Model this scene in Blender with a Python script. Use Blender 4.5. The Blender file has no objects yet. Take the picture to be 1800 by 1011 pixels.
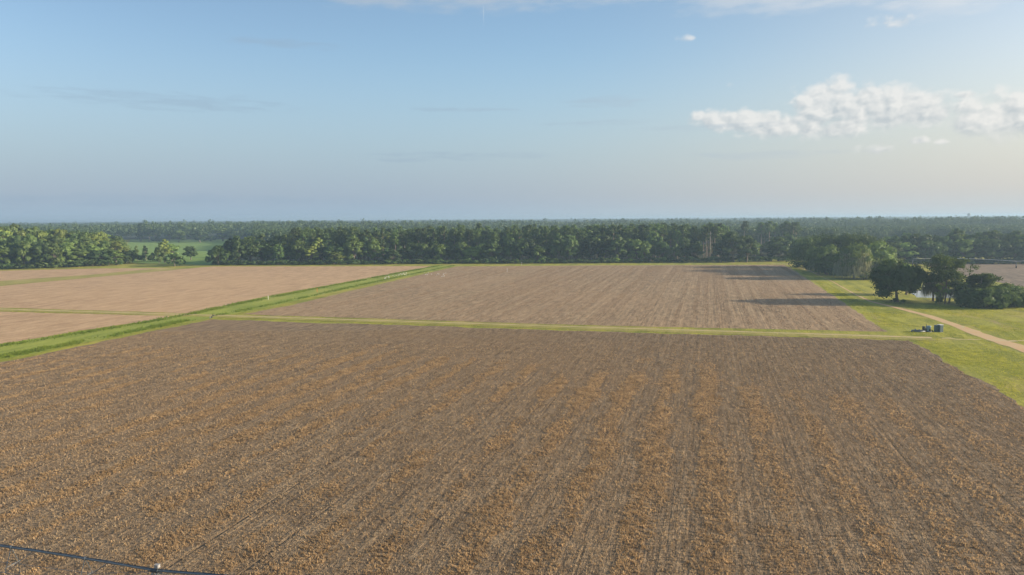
import bpy, math, random
import numpy as np
from mathutils import Vector, Matrix

# ------------------------------------------------------------------ camera
sc = bpy.context.scene
COL = sc.collection
H = 28.0                                   # camera height over the fields
FPX = 1200.0                               # focal length in pixels of an 1800 px wide picture
PITCH = math.atan((505.5 - 385.0) / FPX)
ROLL = -0.0067
f_ = np.array([0, math.cos(PITCH), -math.sin(PITCH)])
r0 = np.array([1.0, 0, 0]); u0 = np.array([0, math.sin(PITCH), math.cos(PITCH)])
r_ = math.cos(ROLL) * r0 + math.sin(ROLL) * u0
u_ = -math.sin(ROLL) * r0 + math.cos(ROLL) * u0
cam_d = bpy.data.cameras.new('camera'); cam = bpy.data.objects.new('camera', cam_d); COL.objects.link(cam)
cam_d.sensor_width = 36; cam_d.lens = 24; cam_d.clip_start = 0.5; cam_d.clip_end = 60000
cam.matrix_world = Matrix([(r_[0], u_[0], -f_[0], 0), (r_[1], u_[1], -f_[1], 0), (r_[2], u_[2], -f_[2], H), (0, 0, 0, 1)])
sc.camera = cam

# ------------------------------------------------------------------ light, exposure
SUN_EL = math.radians(15.0)
SUN_AZ = math.radians(94.0)                # clockwise from +Y: the sun stands to the right, a touch behind the camera
sc.view_settings.view_transform = 'Standard'; sc.view_settings.look = 'None'
sc.view_settings.gamma = 1.0; sc.view_settings.use_curve_mapping = False
sc.view_settings.exposure = 0.9
sun_d = bpy.data.lights.new('sun', 'SUN'); sun = bpy.data.objects.new('sun', sun_d); COL.objects.link(sun)
sun_d.energy = 4.6; sun_d.angle = math.radians(0.8); sun_d.color = (1.0, 0.83, 0.64)
sdir = Vector((math.sin(SUN_AZ) * math.cos(SUN_EL), math.cos(SUN_AZ) * math.cos(SUN_EL), math.sin(SUN_EL)))
sun.rotation_euler = sdir.to_track_quat('Z', 'Y').to_euler(); sun.location = (300, 0, 200)
SKY_STRENGTH = 0.13
sc.cycles.use_denoising = True
sc.cycles.max_bounces = 6; sc.cycles.diffuse_bounces = 2; sc.cycles.glossy_bounces = 2
sc.cycles.transmission_bounces = 4; sc.cycles.volume_bounces = 0; sc.cycles.transparent_max_bounces = 6
sc.cycles.sample_clamp_indirect = 4.0

# ------------------------------------------------------------------ picture point -> ground point
def ray(x, y):
    return f_ + r_ * ((x - 900) / FPX) + u_ * ((505.5 - y) / FPX)
def px(x, y, z=0.0):
    d = ray(x, y); t = (z - H) / d[2]
    return (float(d[0] * t), float(d[1] * t))
def azel(x, y):
    d = ray(x, y); d = d / np.linalg.norm(d)
    return math.degrees(math.atan2(d[0], d[1])), math.degrees(math.asin(d[2]))

# ------------------------------------------------------------------ node helpers
class S:
    """a socket with arithmetic"""
    def __init__(s, nt, sock): s.nt, s.k = nt, sock
    def _m(s, op, a, b=None, c=None):
        n = s.nt.nodes.new('ShaderNodeMath'); n.operation = op
        for i, v in enumerate((a, b, c)):
            if v is None: continue
            if isinstance(v, S): s.nt.links.new(v.k, n.inputs[i])
            else: n.inputs[i].default_value = v
        return S(s.nt, n.outputs[0])
    def __add__(s, o): return s._m('ADD', s, o)
    __radd__ = __add__
    def __sub__(s, o): return s._m('SUBTRACT', s, o)
    def __rsub__(s, o): return s._m('SUBTRACT', o, s)
    def __mul__(s, o): return s._m('MULTIPLY', s, o)
    __rmul__ = __mul__
    def __truediv__(s, o): return s._m('DIVIDE', s, o)
    def max(s, o): return s._m('MAXIMUM', s, o)
    def min(s, o): return s._m('MINIMUM', s, o)
    def abs(s): return s._m('ABSOLUTE', s)
    def sin(s): return s._m('SINE', s)
    def pow(s, e): return s._m('POWER', s, e)
    def fract(s): return s._m('FRACT', s)
    def step(s, a, b):
        n = s.nt.nodes.new('ShaderNodeMapRange'); n.interpolation_type = 'SMOOTHSTEP'
        s.nt.links.new(s.k, n.inputs['Value'])
        n.inputs['From Min'].default_value = a; n.inputs['From Max'].default_value = b
        return S(s.nt, n.outputs[0])
def vec(nt, x, y, z=0.0):
    n = nt.nodes.new('ShaderNodeCombineXYZ')
    for i, v in enumerate((x, y, z)):
        if isinstance(v, S): nt.links.new(v.k, n.inputs[i])
        else: n.inputs[i].default_value = v
    return n.outputs[0]
def noise(nt, v, scale, detail=3.0, rough=0.55, dist=0.0, out=0):
    n = nt.nodes.new('ShaderNodeTexNoise'); nt.links.new(v, n.inputs['Vector'])
    n.inputs['Scale'].default_value = scale; n.inputs['Detail'].default_value = detail
    n.inputs['Roughness'].default_value = rough; n.inputs['Distortion'].default_value = dist
    return S(nt, n.outputs[out])
def mix(nt, fac, a, b, mode='MIX'):
    n = nt.nodes.new('ShaderNodeMix'); n.data_type = 'RGBA'; n.blend_type = mode
    for key, v in ((0, fac), (6, a), (7, b)):
        if isinstance(v, S): nt.links.new(v.k, n.inputs[key])
        elif isinstance(v, bpy.types.NodeSocket): nt.links.new(v, n.inputs[key])
        elif isinstance(v, (int, float)): n.inputs[key].default_value = v
        else: n.inputs[key].default_value = (*v, 1)
    return n.outputs[2]
def new_mat(name):
    m = bpy.data.materials.new(name); m.use_nodes = True
    nt = m.node_tree; nt.nodes.clear()
    out = nt.nodes.new('ShaderNodeOutputMaterial')
    return m, nt, out
def pos_xyz(nt):
    g = nt.nodes.new('ShaderNodeNewGeometry'); sp = nt.nodes.new('ShaderNodeSeparateXYZ')
    nt.links.new(g.outputs['Position'], sp.inputs[0])
    return g.outputs['Position'], S(nt, sp.outputs[0]), S(nt, sp.outputs[1]), S(nt, sp.outputs[2])
def principled(nt, out, color, rough=0.8, metal=0.0, spec=0.3, bump=None, bump_d=0.05):
    b = nt.nodes.new('ShaderNodeBsdfPrincipled')
    if isinstance(color, bpy.types.NodeSocket): nt.links.new(color, b.inputs['Base Color'])
    else: b.inputs['Base Color'].default_value = (*color, 1)
    b.inputs['Roughness'].default_value = rough; b.inputs['Metallic'].default_value = metal
    b.inputs['Specular IOR Level'].default_value = spec
    if bump is not None:
        bn = nt.nodes.new('ShaderNodeBump'); bn.inputs['Distance'].default_value = bump_d; bn.inputs['Strength'].default_value = 1.0
        nt.links.new(bump.k, bn.inputs['Height']); nt.links.new(bn.outputs[0], b.inputs['Normal'])
    nt.links.new(b.outputs[0], out.inputs['Surface'])
    return b

# ------------------------------------------------------------------ world: sky and clouds, laid out by compass direction
def make_world():
    w = bpy.data.worlds.new('World'); sc.world = w; w.use_nodes = True
    nt = w.node_tree; nt.nodes.clear()
    out = nt.nodes.new('ShaderNodeOutputWorld'); bg = nt.nodes.new('ShaderNodeBackground')
    sky = nt.nodes.new('ShaderNodeTexSky'); sky.sky_type = 'NISHITA'; sky.sun_disc = False
    sky.sun_elevation = SUN_EL; sky.sun_rotation = SUN_AZ
    sky.altitude = 30; sky.air_density = 1.0; sky.dust_density = 1.6; sky.ozone_density = 1.6
    tc = nt.nodes.new('ShaderNodeTexCoord'); sp = nt.nodes.new('ShaderNodeSeparateXYZ')
    nt.links.new(tc.outputs['Generated'], sp.inputs[0])
    X, Y, Z = (S(nt, sp.outputs[i]) for i in range(3))
    az = X._m('ARCTAN2', X, Y) * 57.29578
    el = Z._m('ARCSINE', Z) * 57.29578
    def C(*rgb): return tuple(c / SKY_STRENGTH / 2 ** sc.view_settings.exposure for c in rgb)
    # the air is hazier to the right, towards the sun, and clearer to the left
    tint = mix(nt, az.step(-36.0, 2.0), (0.74, 0.765, 0.79), (0.86, 0.91, 0.93))
    tint = mix(nt, az.step(2.0, 36.0), tint, (0.98, 0.86, 0.785))
    col = mix(nt, 1.0, sky.outputs[0], tint, 'MULTIPLY')
    # pale layer of distant moist air along the horizon
    hz = 1.0 - el.max(0.0).step(0.0, 14.5)
    right = az.step(-16.0, 44.0)
    hcol = mix(nt, right, C(*HAZE_L), C(*HAZE_R))
    col = mix(nt, hz * 0.9, col, hcol)
    low_ = 1.0 - el.max(0.0).step(0.0, 2.2)
    col = mix(nt, low_ * 0.75, col, mix(nt, right, C(0.37, 0.50, 0.62), C(0.60, 0.645, 0.66)))
    v = vec(nt, az * 0.1, el * 0.14)
    # ---- cumulus banks
    def blobs(spec, rel=False):
        env = up_ = None
        for (x, y, hw, up, dn, *kk) in spec:
            a0, e0 = azel(x, y); wa = abs(azel(x + hw, y)[0] - a0); wu = azel(x, y - up)[1] - e0; wd = e0 - azel(x, y + dn)[1]
            dv = el - e0
            t = (dv / wu).max(dv / -wd); h_ = (az - a0) / wa
            e = (kk[0] if kk else 1.0) - t * t - h_ * h_
            if rel:
                dn_ = dv / wu
                up_ = dn_ if up_ is None else up_ + (dn_ - up_) * (e - env).step(-0.45, 0.45)
            env = e if env is None else env.max(e)
        return (env.max(-2.0), up_.max(-1.0).min(1.0)) if rel else env.max(-2.0)
    cum, cup = blobs([(1262, 212, 48, 20, 14), (1325, 217, 72, 26, 16), (1400, 224, 100, 24, 18), (1455, 228, 70, 20, 18),
                 (1480, 188, 90, 44, 28), (1560, 200, 95, 50, 28), (1620, 206, 65, 34, 20), (1450, 200, 60, 20, 20),
                 (1712, 212, 62, 40, 30), (1770, 210, 70, 46, 34), (1850, 205, 90, 60, 40), (1940, 200, 90, 70, 40),
                 (1530, 264, 40, 13, 10, 0.25), (1610, 247, 26, 9, 8, 0.25), (1660, 249, 18, 8, 7, 0.25), (1555, 38, 62, 22, 16, 0.25),
                 (1208, 66, 24, 12, 10, -0.12), (1698, 168, 26, 9, 6, 0.25), (1283, 148, 14, 10, 8, -0.1), (2050, 190, 150, 60, 40)], True)
    def puffs(da=0.0, de=0.0):
        p = vec(nt, (az + da) * 0.1, (el + de) * 0.125)
        wn = nt.nodes.new('ShaderNodeTexNoise'); wn.noise_dimensions = '2D'; nt.links.new(p, wn.inputs['Vector']); wn.inputs['Scale'].default_value = 9.0; wn.inputs['Detail'].default_value = 5.0
        wv = nt.nodes.new('ShaderNodeVectorMath'); wv.operation = 'MULTIPLY_ADD'; nt.links.new(wn.outputs['Color'], wv.inputs[0]); wv.inputs[1].default_value = (0.10, 0.10, 0); nt.links.new(p, wv.inputs[2])
        tot = None
        for sc_, amp in ((4.5, 1.0), (10.0, 0.5), (22.0, 0.25)):
            vo = nt.nodes.new('ShaderNodeTexVoronoi'); vo.voronoi_dimensions = '2D'; vo.feature = 'SMOOTH_F1'; vo.inputs['Scale'].default_value = sc_; vo.inputs['Smoothness'].default_value = 0.35
            nt.links.new(wv.outputs[0], vo.inputs['Vector'])
            k_ = (0.55 - S(nt, vo.outputs['Distance'])) * amp
            tot = k_ if tot is None else tot + k_
        return tot
    p1 = puffs(); p2 = puffs(0.32, 0.26)
    n1 = noise(nt, v, 5.0, 7.0, 0.6)
    den = (cum * 0.85 + p1 * 1.25 + (n1 - 0.5) * 1.5 - 0.02).step(-0.34, 0.85) * (cup * 1.1 + 1.25).max(0.12).min(1.0)
    lit = ((p1 - p2) * 1.35 + 0.56 + cup * 0.42 + (n1 - 0.5) * 0.5).max(0.0).min(1.0)
    ccol = mix(nt, lit, C(*CLOUD_D), C(*CLOUD_L))
    col = mix(nt, den * CLOUD_A, col, ccol)
    # ---- thin grey sheets high up and streaks low down
    high = blobs([(780, -22, 330, 10, 42), (660, -8, 130, 20, 26), (1290, -6, 100, 20, 34), (1450, -16, 300, 10, 36), (1690, -12, 160, 10, 40), (1000, -30, 500, 10, 44)])
    n3 = noise(nt, vec(nt, az * 0.06, el * 0.22), 6.0, 5.0, 0.55)
    hd = (high * 0.7 + (n3 - 0.5) * 2.0).step(-0.25, 1.0)
    hc = mix(nt, right, C(0.50, 0.56, 0.63), C(0.78, 0.81, 0.84))
    col = mix(nt, hd * 0.62, col, hc)
    low = blobs([(770, 274, 150, 8, 9), (880, 274, 120, 7, 6), (720, 282, 60, 4, 5), (1050, 216, 110, 6, 6), (1250, 224, 200, 7, 7), (1330, 272, 170, 9, 9),
                 (1060, 180, 90, 12, 12), (810, 192, 110, 5, 5), (300, 180, 260, 20, 16), (300, 352, 420, 14, 14), (500, 76, 120, 10, 10)])
    n4 = noise(nt, vec(nt, az * 0.05, el * 0.4), 7.0, 5.0, 0.6, 0.3)
    ld = (low * 0.6 + (n4 - 0.5) * 2.4).step(-0.05, 0.9)
    lc = mix(nt, right, C(0.32, 0.43, 0.55), C(0.58, 0.64, 0.68))
    col = mix(nt, ld * 0.38, col, lc)
    # ---- short contrail
    a0, e0 = azel(850, 24); e1 = azel(850, 50)[1]
    tr = (1.0 - ((az - a0) / 0.055).abs().step(0.0, 1.0)) * el.step(e1, e0) * (1.0 - el.step(e0 + 0.2, e0 + 0.7))
    col = mix(nt, tr * 0.28, col, C(0.8, 0.85, 0.9))
    nt.links.new(col, bg.inputs['Color']); bg.inputs['Strength'].default_value = SKY_STRENGTH
    nt.links.new(bg.outputs[0], out.inputs['Surface'])
HAZE_L = (0.362, 0.462, 0.60); HAZE_R = (0.60, 0.615, 0.62)
CLOUD_D = (0.54, 0.585, 0.62); CLOUD_L = (0.88, 0.865, 0.835); CLOUD_A = 0.8
make_world()

# ------------------------------------------------------------------ mesh helpers
rng = np.random.default_rng(7)
random.seed(7)
def mesh_quads(name, q, mat, idx=None, mats=None):
    """q: (n,4,3) array -> mesh of n quads"""
    n = len(q); me = bpy.data.meshes.new(name)
    me.vertices.add(n * 4); me.vertices.foreach_set('co', np.ascontiguousarray(q, dtype=np.float32).ravel())
    me.loops.add(n * 4); me.loops.foreach_set('vertex_index', np.arange(n * 4, dtype=np.int32))
    me.polygons.add(n); me.polygons.foreach_set('loop_start', np.arange(0, n * 4, 4, dtype=np.int32))
    if mats is None: me.materials.append(mat)
    else:
        for m in mats: me.materials.append(m)
        me.polygons.foreach_set('material_index', idx.astype(np.int32))
    me.update(calc_edges=True); me.validate()
    return me
class MB:
    """collects boxes, tubes and blobs into one mesh"""
    def __init__(s): s.v, s.f = [], []
    def add(s, vs, fs):
        o = len(s.v); s.v += [tuple(map(float, p)) for p in vs]; s.f += [tuple(i + o for i in t) for t in fs]
    def box(s, cx, cy, cz, sx, sy, sz, rz=0.0, bev=0.0):
        c, n = math.cos(rz), math.sin(rz); hx, hy, hz = sx / 2, sy / 2, sz / 2
        b = min(bev, hx * .9, hy * .9)
        ring = [(-hx + b, -hy), (hx - b, -hy), (hx, -hy + b), (hx, hy - b), (hx - b, hy), (-hx + b, hy), (-hx, hy - b), (-hx, -hy + b)] if b > 0 else [(-hx, -hy), (hx, -hy), (hx, hy), (-hx, hy)]
        k = len(ring); vs = []
        for z in (-hz, hz):
            vs += [(cx + x * c - y * n, cy + x * n + y * c, cz + z) for x, y in ring]
        s.add(vs, [tuple(range(k))[::-1], tuple(range(k, 2 * k))] + [(i, (i + 1) % k, k + (i + 1) % k, k + i) for i in range(k)])
    def tube(s, pts, rad, n=8, cap=True):
        pts = [Vector(p) for p in pts]
        if not isinstance(rad, (list, tuple)): rad = [rad] * len(pts)
        vs, fs = [], []
        for i, p in enumerate(pts):
            t = (pts[min(i + 1, len(pts) - 1)] - pts[max(i - 1, 0)]).normalized()
            a = t.cross(Vector((0.31, 0.2, 0.93)) if abs(t.z) < .9 else Vector((1, 0.1, 0))).normalized(); b = t.cross(a)
            for k in range(n):
                th = 2 * math.pi * k / n
                vs.append(p + (a * math.cos(th) + b * math.sin(th)) * rad[i])
        for i in range(len(pts) - 1):
            for k in range(n):
                fs.append((i * n + k, i * n + (k + 1) % n, (i + 1) * n + (k + 1) % n, (i + 1) * n + k))
        if cap: fs += [tuple(range(n))[::-1], tuple(range((len(pts) - 1) * n, len(pts) * n))]
        s.add(vs, fs)
    def mesh(s, name, mat, smooth=False):
        me = bpy.data.meshes.new(name); me.from_pydata(s.v, [], s.f); me.materials.append(mat)
        if smooth:
            me.polygons.foreach_set('use_smooth', [True] * len(me.polygons))
        me.update(); return me
def link(name, me, parent=None):
    o = bpy.data.objects.new(name, me); COL.objects.link(o)
    if parent is not None: o.parent = parent
    return o
def tag(o, label=None, cat=None, group=None, kind=None):
    for k, v in (('label', label), ('category', cat), ('group', group), ('kind', kind)):
        if v: o[k] = v
    return o
def empty(name, loc, rz=0.0):
    o = bpy.data.objects.new(name, None); COL.objects.link(o); o.location = loc; o.rotation_euler = (0, 0, rz); o.empty_display_size = 0.3
    return o
def ragged(poly, amp):
    out = []
    for i in range(len(poly)):
        (x0, y0), (x1, y1) = poly[i], poly[(i + 1) % len(poly)]; L = math.hypot(x1 - x0, y1 - y0)
        if max(y0, y1) > 560 or max(abs(x0), abs(x1)) > 560: out.append((x0, y0)); continue
        k = max(1, int(L / 1.3)); w = 0.0
        for j in range(k):
            w = w * .7 + random.uniform(-1, 1) * amp
            w_ = w if j else 0.0
            out.append((x0 + (x1 - x0) * j / k - (y1 - y0) / (L + 1e-6) * w_, y0 + (y1 - y0) * j / k + (x1 - x0) / (L + 1e-6) * w_))
    return out
def sheet(name, poly, z, mat, kind='structure', amp=0.3):
    poly = ragged(poly, amp)
    me = bpy.data.meshes.new(name); me.from_pydata([(x, y, z) for x, y in poly], [], [tuple(range(len(poly)))])
    me.materials.append(mat); me.update()
    if me.polygons[0].normal.z < 0: me.flip_normals()
    o = link(name, me); o['kind'] = kind
    return o
def ribbon(name, pts, widths, z, mat):
    """a strip of real width along a centre line, with slightly ragged edges"""
    fine, fw = [], []
    for i in range(len(pts) - 1):
        (x0, y0), (x1, y1) = pts[i], pts[i + 1]; k = max(2, int(math.hypot(x1 - x0, y1 - y0) / 3.0))
        for j in range(k):
            t = j / k; fine.append((x0 + (x1 - x0) * t, y0 + (y1 - y0) * t)); fw.append(widths[i] + (widths[i + 1] - widths[i]) * t)
    fine.append(pts[-1]); fw.append(widths[-1])
    vs, fs = [], []
    for i, (x, y) in enumerate(fine):
        a = fine[max(i - 1, 0)]; b = fine[min(i + 1, len(fine) - 1)]; d = Vector((b[0] - a[0], b[1] - a[1])).normalized()
        l = fw[i] / 2 * (1 + random.uniform(-.22, .2)); r = fw[i] / 2 * (1 + random.uniform(-.22, .2))
        vs += [(x - d.y * l, y + d.x * l, z), (x + d.y * r, y - d.x * r, z)]
        if i: fs.append((2 * i - 2, 2 * i - 1, 2 * i + 1, 2 * i))
    me = bpy.data.meshes.new(name); me.from_pydata(vs, [], fs); me.materials.append(mat); me.update()
    if me.polygons[0].normal.z < 0: me.flip_normals()
    o = link(name, me); o['kind'] = 'structure'
    return o

def vnoise(x, y, seed):
    g = np.random.default_rng(seed); T = g.uniform(0, 1, (256, 256))
    xi, yi = np.floor(x).astype(int), np.floor(y).astype(int); fx, fy = x - xi, y - yi
    fx = fx * fx * (3 - 2 * fx); fy = fy * fy * (3 - 2 * fy)
    a, b, c, d = T[xi % 256, yi % 256], T[(xi + 1) % 256, yi % 256], T[xi % 256, (yi + 1) % 256], T[(xi + 1) % 256, (yi + 1) % 256]
    return (a * (1 - fx) + b * fx) * (1 - fy) + (c * (1 - fx) + d * fx) * fy
def fbm(x, y, seed, o=3):
    s, amp, tot = 0, 1, 0
    for k in range(o):
        s = s + amp * vnoise(x * 2 ** k, y * 2 ** k, seed + k); tot += amp; amp *= .55
    return s / tot

# ------------------------------------------------------------------ ground materials
ROW = math.radians(16.0); CR, SR = math.cos(ROW), math.sin(ROW)
PITCH_ROW = 6.4                             # metres between machine passes
def field_mat(name, soil, straw, warm, row_amt, grain=1.0, bump_d=0.2):
    m, nt, out = new_mat(name)
    P, x, y, z = pos_xyz(nt)
    a = x * CR - y * SR; b = x * SR + y * CR
    wob = noise(nt, P, 0.012, 2.0)
    aw = a + (wob - 0.5) * 0.9
    rows = noise(nt, vec(nt, aw * 1.9, b * 0.012), 1.0, 2.5, 0.65).step(0.28, 0.72)
    big = noise(nt, P, 0.012, 4.0, 0.6)
    mid = noise(nt, vec(nt, a * 1.0, b * 0.16), 0.35, 4.0, 0.6)
    fine = noise(nt, vec(nt, a * 1.0, b * 0.8), 2.6 * grain, 4.0, 0.7)
    speck = noise(nt, vec(nt, a * 1.0, b * 0.22), 0.85 * grain, 4.0, 0.8)
    passes = (aw * (2 * math.pi / PITCH_ROW)).sin() * 0.5 + 0.5
    rut = (((aw / PITCH_ROW).fract() - 0.5).abs()).step(0.032, 0.0) * noise(nt, vec(nt, a, b * 0.16), 0.2, 3.0).step(0.48, 0.66)
    c = mix(nt, (((fine - 0.5) * 0.9 + (speck - 0.5) * 3.0) + 0.5 + (rows - 0.5) * row_amt).max(0.0).min(1.0), soil, straw)
    c = mix(nt, (big.step(0.35, 0.7)) * 0.55, c, warm)
    c = mix(nt, (mid.step(0.45, 0.75)) * (0.16 + passes * 0.2), c, tuple(k * 0.86 for k in soil))
    c = mix(nt, rut * 0.4, c, tuple(k * 0.55 for k in soil))
    h = rows * (0.5 * row_amt) + fine * 0.8 + speck * 1.0 - rut * 0.4
    principled(nt, out, c, 0.95, 0, 0.1, h, bump_d)
    return m
M_field_near = field_mat('harrowed_soil', (0.118, 0.088, 0.059), (0.325, 0.25, 0.155), (0.29, 0.20, 0.11), 0.35, 1.0, 0.34)
M_field_mid = field_mat('stubble_soil', (0.19, 0.139, 0.082), (0.435, 0.33, 0.2), (0.40, 0.282, 0.163), 0.45, 0.8, 0.26)
M_field_grey = field_mat('grey_stubble_soil', (0.13, 0.105, 0.078), (0.30, 0.24, 0.17), (0.26, 0.20, 0.135), 0.3, 0.5, 0.2)
M_field_far = field_mat('pale_stubble_soil', (0.335, 0.222, 0.123), (0.61, 0.435, 0.255), (0.56, 0.388, 0.218), 0.25, 0.5, 0.2)

def grass_mat(name, dark, light, dry, dry_amt=0.4, bump_d=0.25, bare=0.0):
    m, nt, out = new_mat(name)
    P, x, y, z = pos_xyz(nt)
    a = x * CR - y * SR; b = x * SR + y * CR
    n1 = noise(nt, P, 0.05, 4.0, 0.6); n2 = noise(nt, vec(nt, a * 1.0, b * 0.25), 0.22, 4.0, 0.6); n3 = noise(nt, P, 1.6, 4.0, 0.7)
    c = mix(nt, (n2 * 0.8 + n3 * 0.7 - 0.25).step(0.2, 0.8), dark, light)
    c = mix(nt, n1.step(0.5, 0.72) * dry_amt, c, dry)
    if bare:
        n4 = noise(nt, vec(nt, a * 1.0, b * 0.2), 0.16, 5.0, 0.65); n5 = noise(nt, P, 0.11, 5.0, 0.7)
        c = mix(nt, n5.step(0.52, 0.70) * 0.55, c, tuple(k * 0.62 for k in dark))
        c = mix(nt, n4.step(0.58, 0.72) * bare, c, (0.36, 0.27, 0.15))
    principled(nt, out, c, 0.9, 0, 0.15, n3 * 0.8 + n2 * 1.2, bump_d)
    return m
M_grass = grass_mat('mown_grass', (0.15, 0.185, 0.03), (0.44, 0.42, 0.06), (0.48, 0.37, 0.12), 0.5, 0.3, 0.6)
M_meadow = grass_mat('meadow_grass', (0.13, 0.23, 0.045), (0.24, 0.35, 0.075), (0.30, 0.36, 0.08), 0.3)
M_strip = grass_mat('strip_grass', (0.17, 0.23, 0.035), (0.36, 0.40, 0.07), (0.40, 0.37, 0.10), 0.5)
M_verge = grass_mat('verge_grass', (0.24, 0.235, 0.06), (0.42, 0.37, 0.11), (0.50, 0.38, 0.17), 0.7)
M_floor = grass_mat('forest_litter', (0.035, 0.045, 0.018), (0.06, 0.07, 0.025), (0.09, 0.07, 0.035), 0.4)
def dirt_mat(name, c0, c1, c2):
    m, nt, out = new_mat(name); P, x, y, z = pos_xyz(nt)
    n1 = noise(nt, P, 0.25, 4.0, 0.6); n2 = noise(nt, P, 2.5, 4.0, 0.7)
    c = mix(nt, n2, c0, c1); c = mix(nt, n1.step(0.45, 0.7) * 0.6, c, c2)
    principled(nt, out, c, 0.95, 0, 0.1, n2, 0.08); return m
M_dirt = dirt_mat('sandy_track', (0.46, 0.32, 0.165), (0.70, 0.52, 0.29), (0.58, 0.35, 0.17))
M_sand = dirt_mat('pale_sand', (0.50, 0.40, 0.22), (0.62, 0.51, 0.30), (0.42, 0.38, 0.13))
m_, nt_, out_ = new_mat('still_water'); P_, *_r = pos_xyz(nt_)
principled(nt_, out_, (0.03, 0.04, 0.035), 0.04, 0, 0.6, noise(nt_, P_, 0.8, 2.0), 0.003); M_water = m_

# ------------------------------------------------------------------ ground, fields, tracks
def lerp(p, q, t): return (p[0] + (q[0] - p[0]) * t, p[1] + (q[1] - p[1]) * t)
sheet('ground', [(-9000, -80), (9000, -80), (9000, 9300), (-9000, 9300)], 0.0, M_grass)
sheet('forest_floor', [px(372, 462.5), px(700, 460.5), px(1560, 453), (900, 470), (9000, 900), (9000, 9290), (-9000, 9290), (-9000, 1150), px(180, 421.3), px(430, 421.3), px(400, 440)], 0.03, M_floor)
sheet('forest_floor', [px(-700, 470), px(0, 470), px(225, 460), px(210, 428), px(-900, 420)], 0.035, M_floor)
# front field
sheet('field', [px(372, 561.5), px(1000, 581.5), px(1598, 598.5), px(1640, 622), px(1800, 716), (50, 10), (40, -60), (-200, -60), (-190, 40), px(-160, 672), px(0, 637)], 0.04, M_field_near, amp=0.55)
# field beyond the cross track
sheet('field', [px(425, 553), px(520, 535), px(640, 506), px(803, 468.5), px(1000, 467), px(1380, 465.5), px(1470, 524), px(1560, 583.5), px(1000, 571)], 0.04, M_field_mid)
sheet('field', [px(-300, 533), px(0, 541), px(330, 551), px(480, 518.5), px(768, 468), px(372, 468.5), px(300, 475), px(150, 489), px(0, 503), px(-300, 535 - 6)], 0.04, M_field_far)
sheet('field', [px(-300, 540), px(0, 548), px(318, 556), px(150, 580), px(0, 607), px(-300, 650)], 0.044, M_field_far)
sheet('field', [px(-300, 494), px(0, 476), px(180, 472), px(285, 471.5), px(150, 484), px(0, 498), px(-300, 520)], 0.044, M_field_far)
sheet('field', [px(1618, 464.2), px(1690, 484), px(1800, 505), px(2100, 565), (700, 410), px(1900, 464)], 0.04, M_field_grey)
# cross track: pale sand centre between grass verges
A, B = px(-300, 535.5), px(1620, 596)
road = [px(-300, 535), px(0, 544.5), px(372, 555.5), px(1000, 575.5), px(1500, 591), px(1640, 595.5)]
ribbon('grass_verge', road, [5.0, 5.0, 5.6, 6.2, 6.0, 6.0], 0.07, M_verge)
ribbon('cross_track', [lerp(p, (p[0] + 0.2, p[1] + 0.8), 1) for p in road], [1.2, 1.3, 1.1, 0.75, 0.9, 1.6], 0.10, M_sand)
# grass ditch strip
low = [px(-160, 668), px(0, 634), px(190, 595), px(330, 566), px(372, 560), px(470, 541), px(640, 502), px(803, 467)]
upp = [px(-200, 640), px(0, 605), px(190, 576), px(330, 552), px(400, 536), px(480, 520), px(640, 490.5), px(768, 467)]
sheet('grass_strip', low + upp[::-1], 0.055, M_strip)
sheet('grass_strip', [px(-300, 527), px(0, 502), px(150, 488.5), px(300, 475.5), px(330, 472), px(285, 471.5), px(150, 484), px(0, 494), px(-300, 515)], 0.06, M_verge)
sheet('meadow', [px(225, 462), px(372, 466), px(470, 424), px(470, 421), px(230, 421), px(215, 440)], 0.06, M_meadow)
# sandy farm track on the right and pale patches beside it
ribbon('farm_track', [px(1382, 464), px(1425, 477), px(1465, 496), px(1502, 517), px(1530, 530), px(1575, 541), px(1630, 555), px(1690, 575), px(1735, 593), px(1790, 610), px(1880, 645), px(2000, 700)],
       [0.7, 0.7, 0.6, 0.7, 1.2, 1.8, 2.3, 2.9, 3.7, 4.0, 4.0, 4.0], 0.03, M_dirt)
ribbon('side_track', [px(1735, 597), px(1775, 600), px(1850, 596)], [1.6, 1.2, 1.2], 0.034, M_sand)
ribbon('sand_or_puddle_glint', [px(1656, 595), px(1668, 594.6), px(1684, 597), px(1724, 597)], [0.4, 1.5, 1.0, 0.5], 0.036, M_sand)
ribbon('sand_or_puddle_glint', [px(1356, 463.5), px(1425, 465)], [2.5, 2.5], 0.05, M_sand)
sheet('pond', [px(1596, 514), px(1625, 509), px(1660, 508), px(1712, 507), px(1720, 514), px(1700, 523), px(1650, 524.5), px(1612, 523)], 0.02, M_water)
sheet('sand_or_puddle_glint', [px(1686, 574), px(1693, 573), px(1697, 577), px(1690, 577.5)], 0.05, M_sand)  # puddle: its bright sky reflection is painted with the pale sand colour

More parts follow.
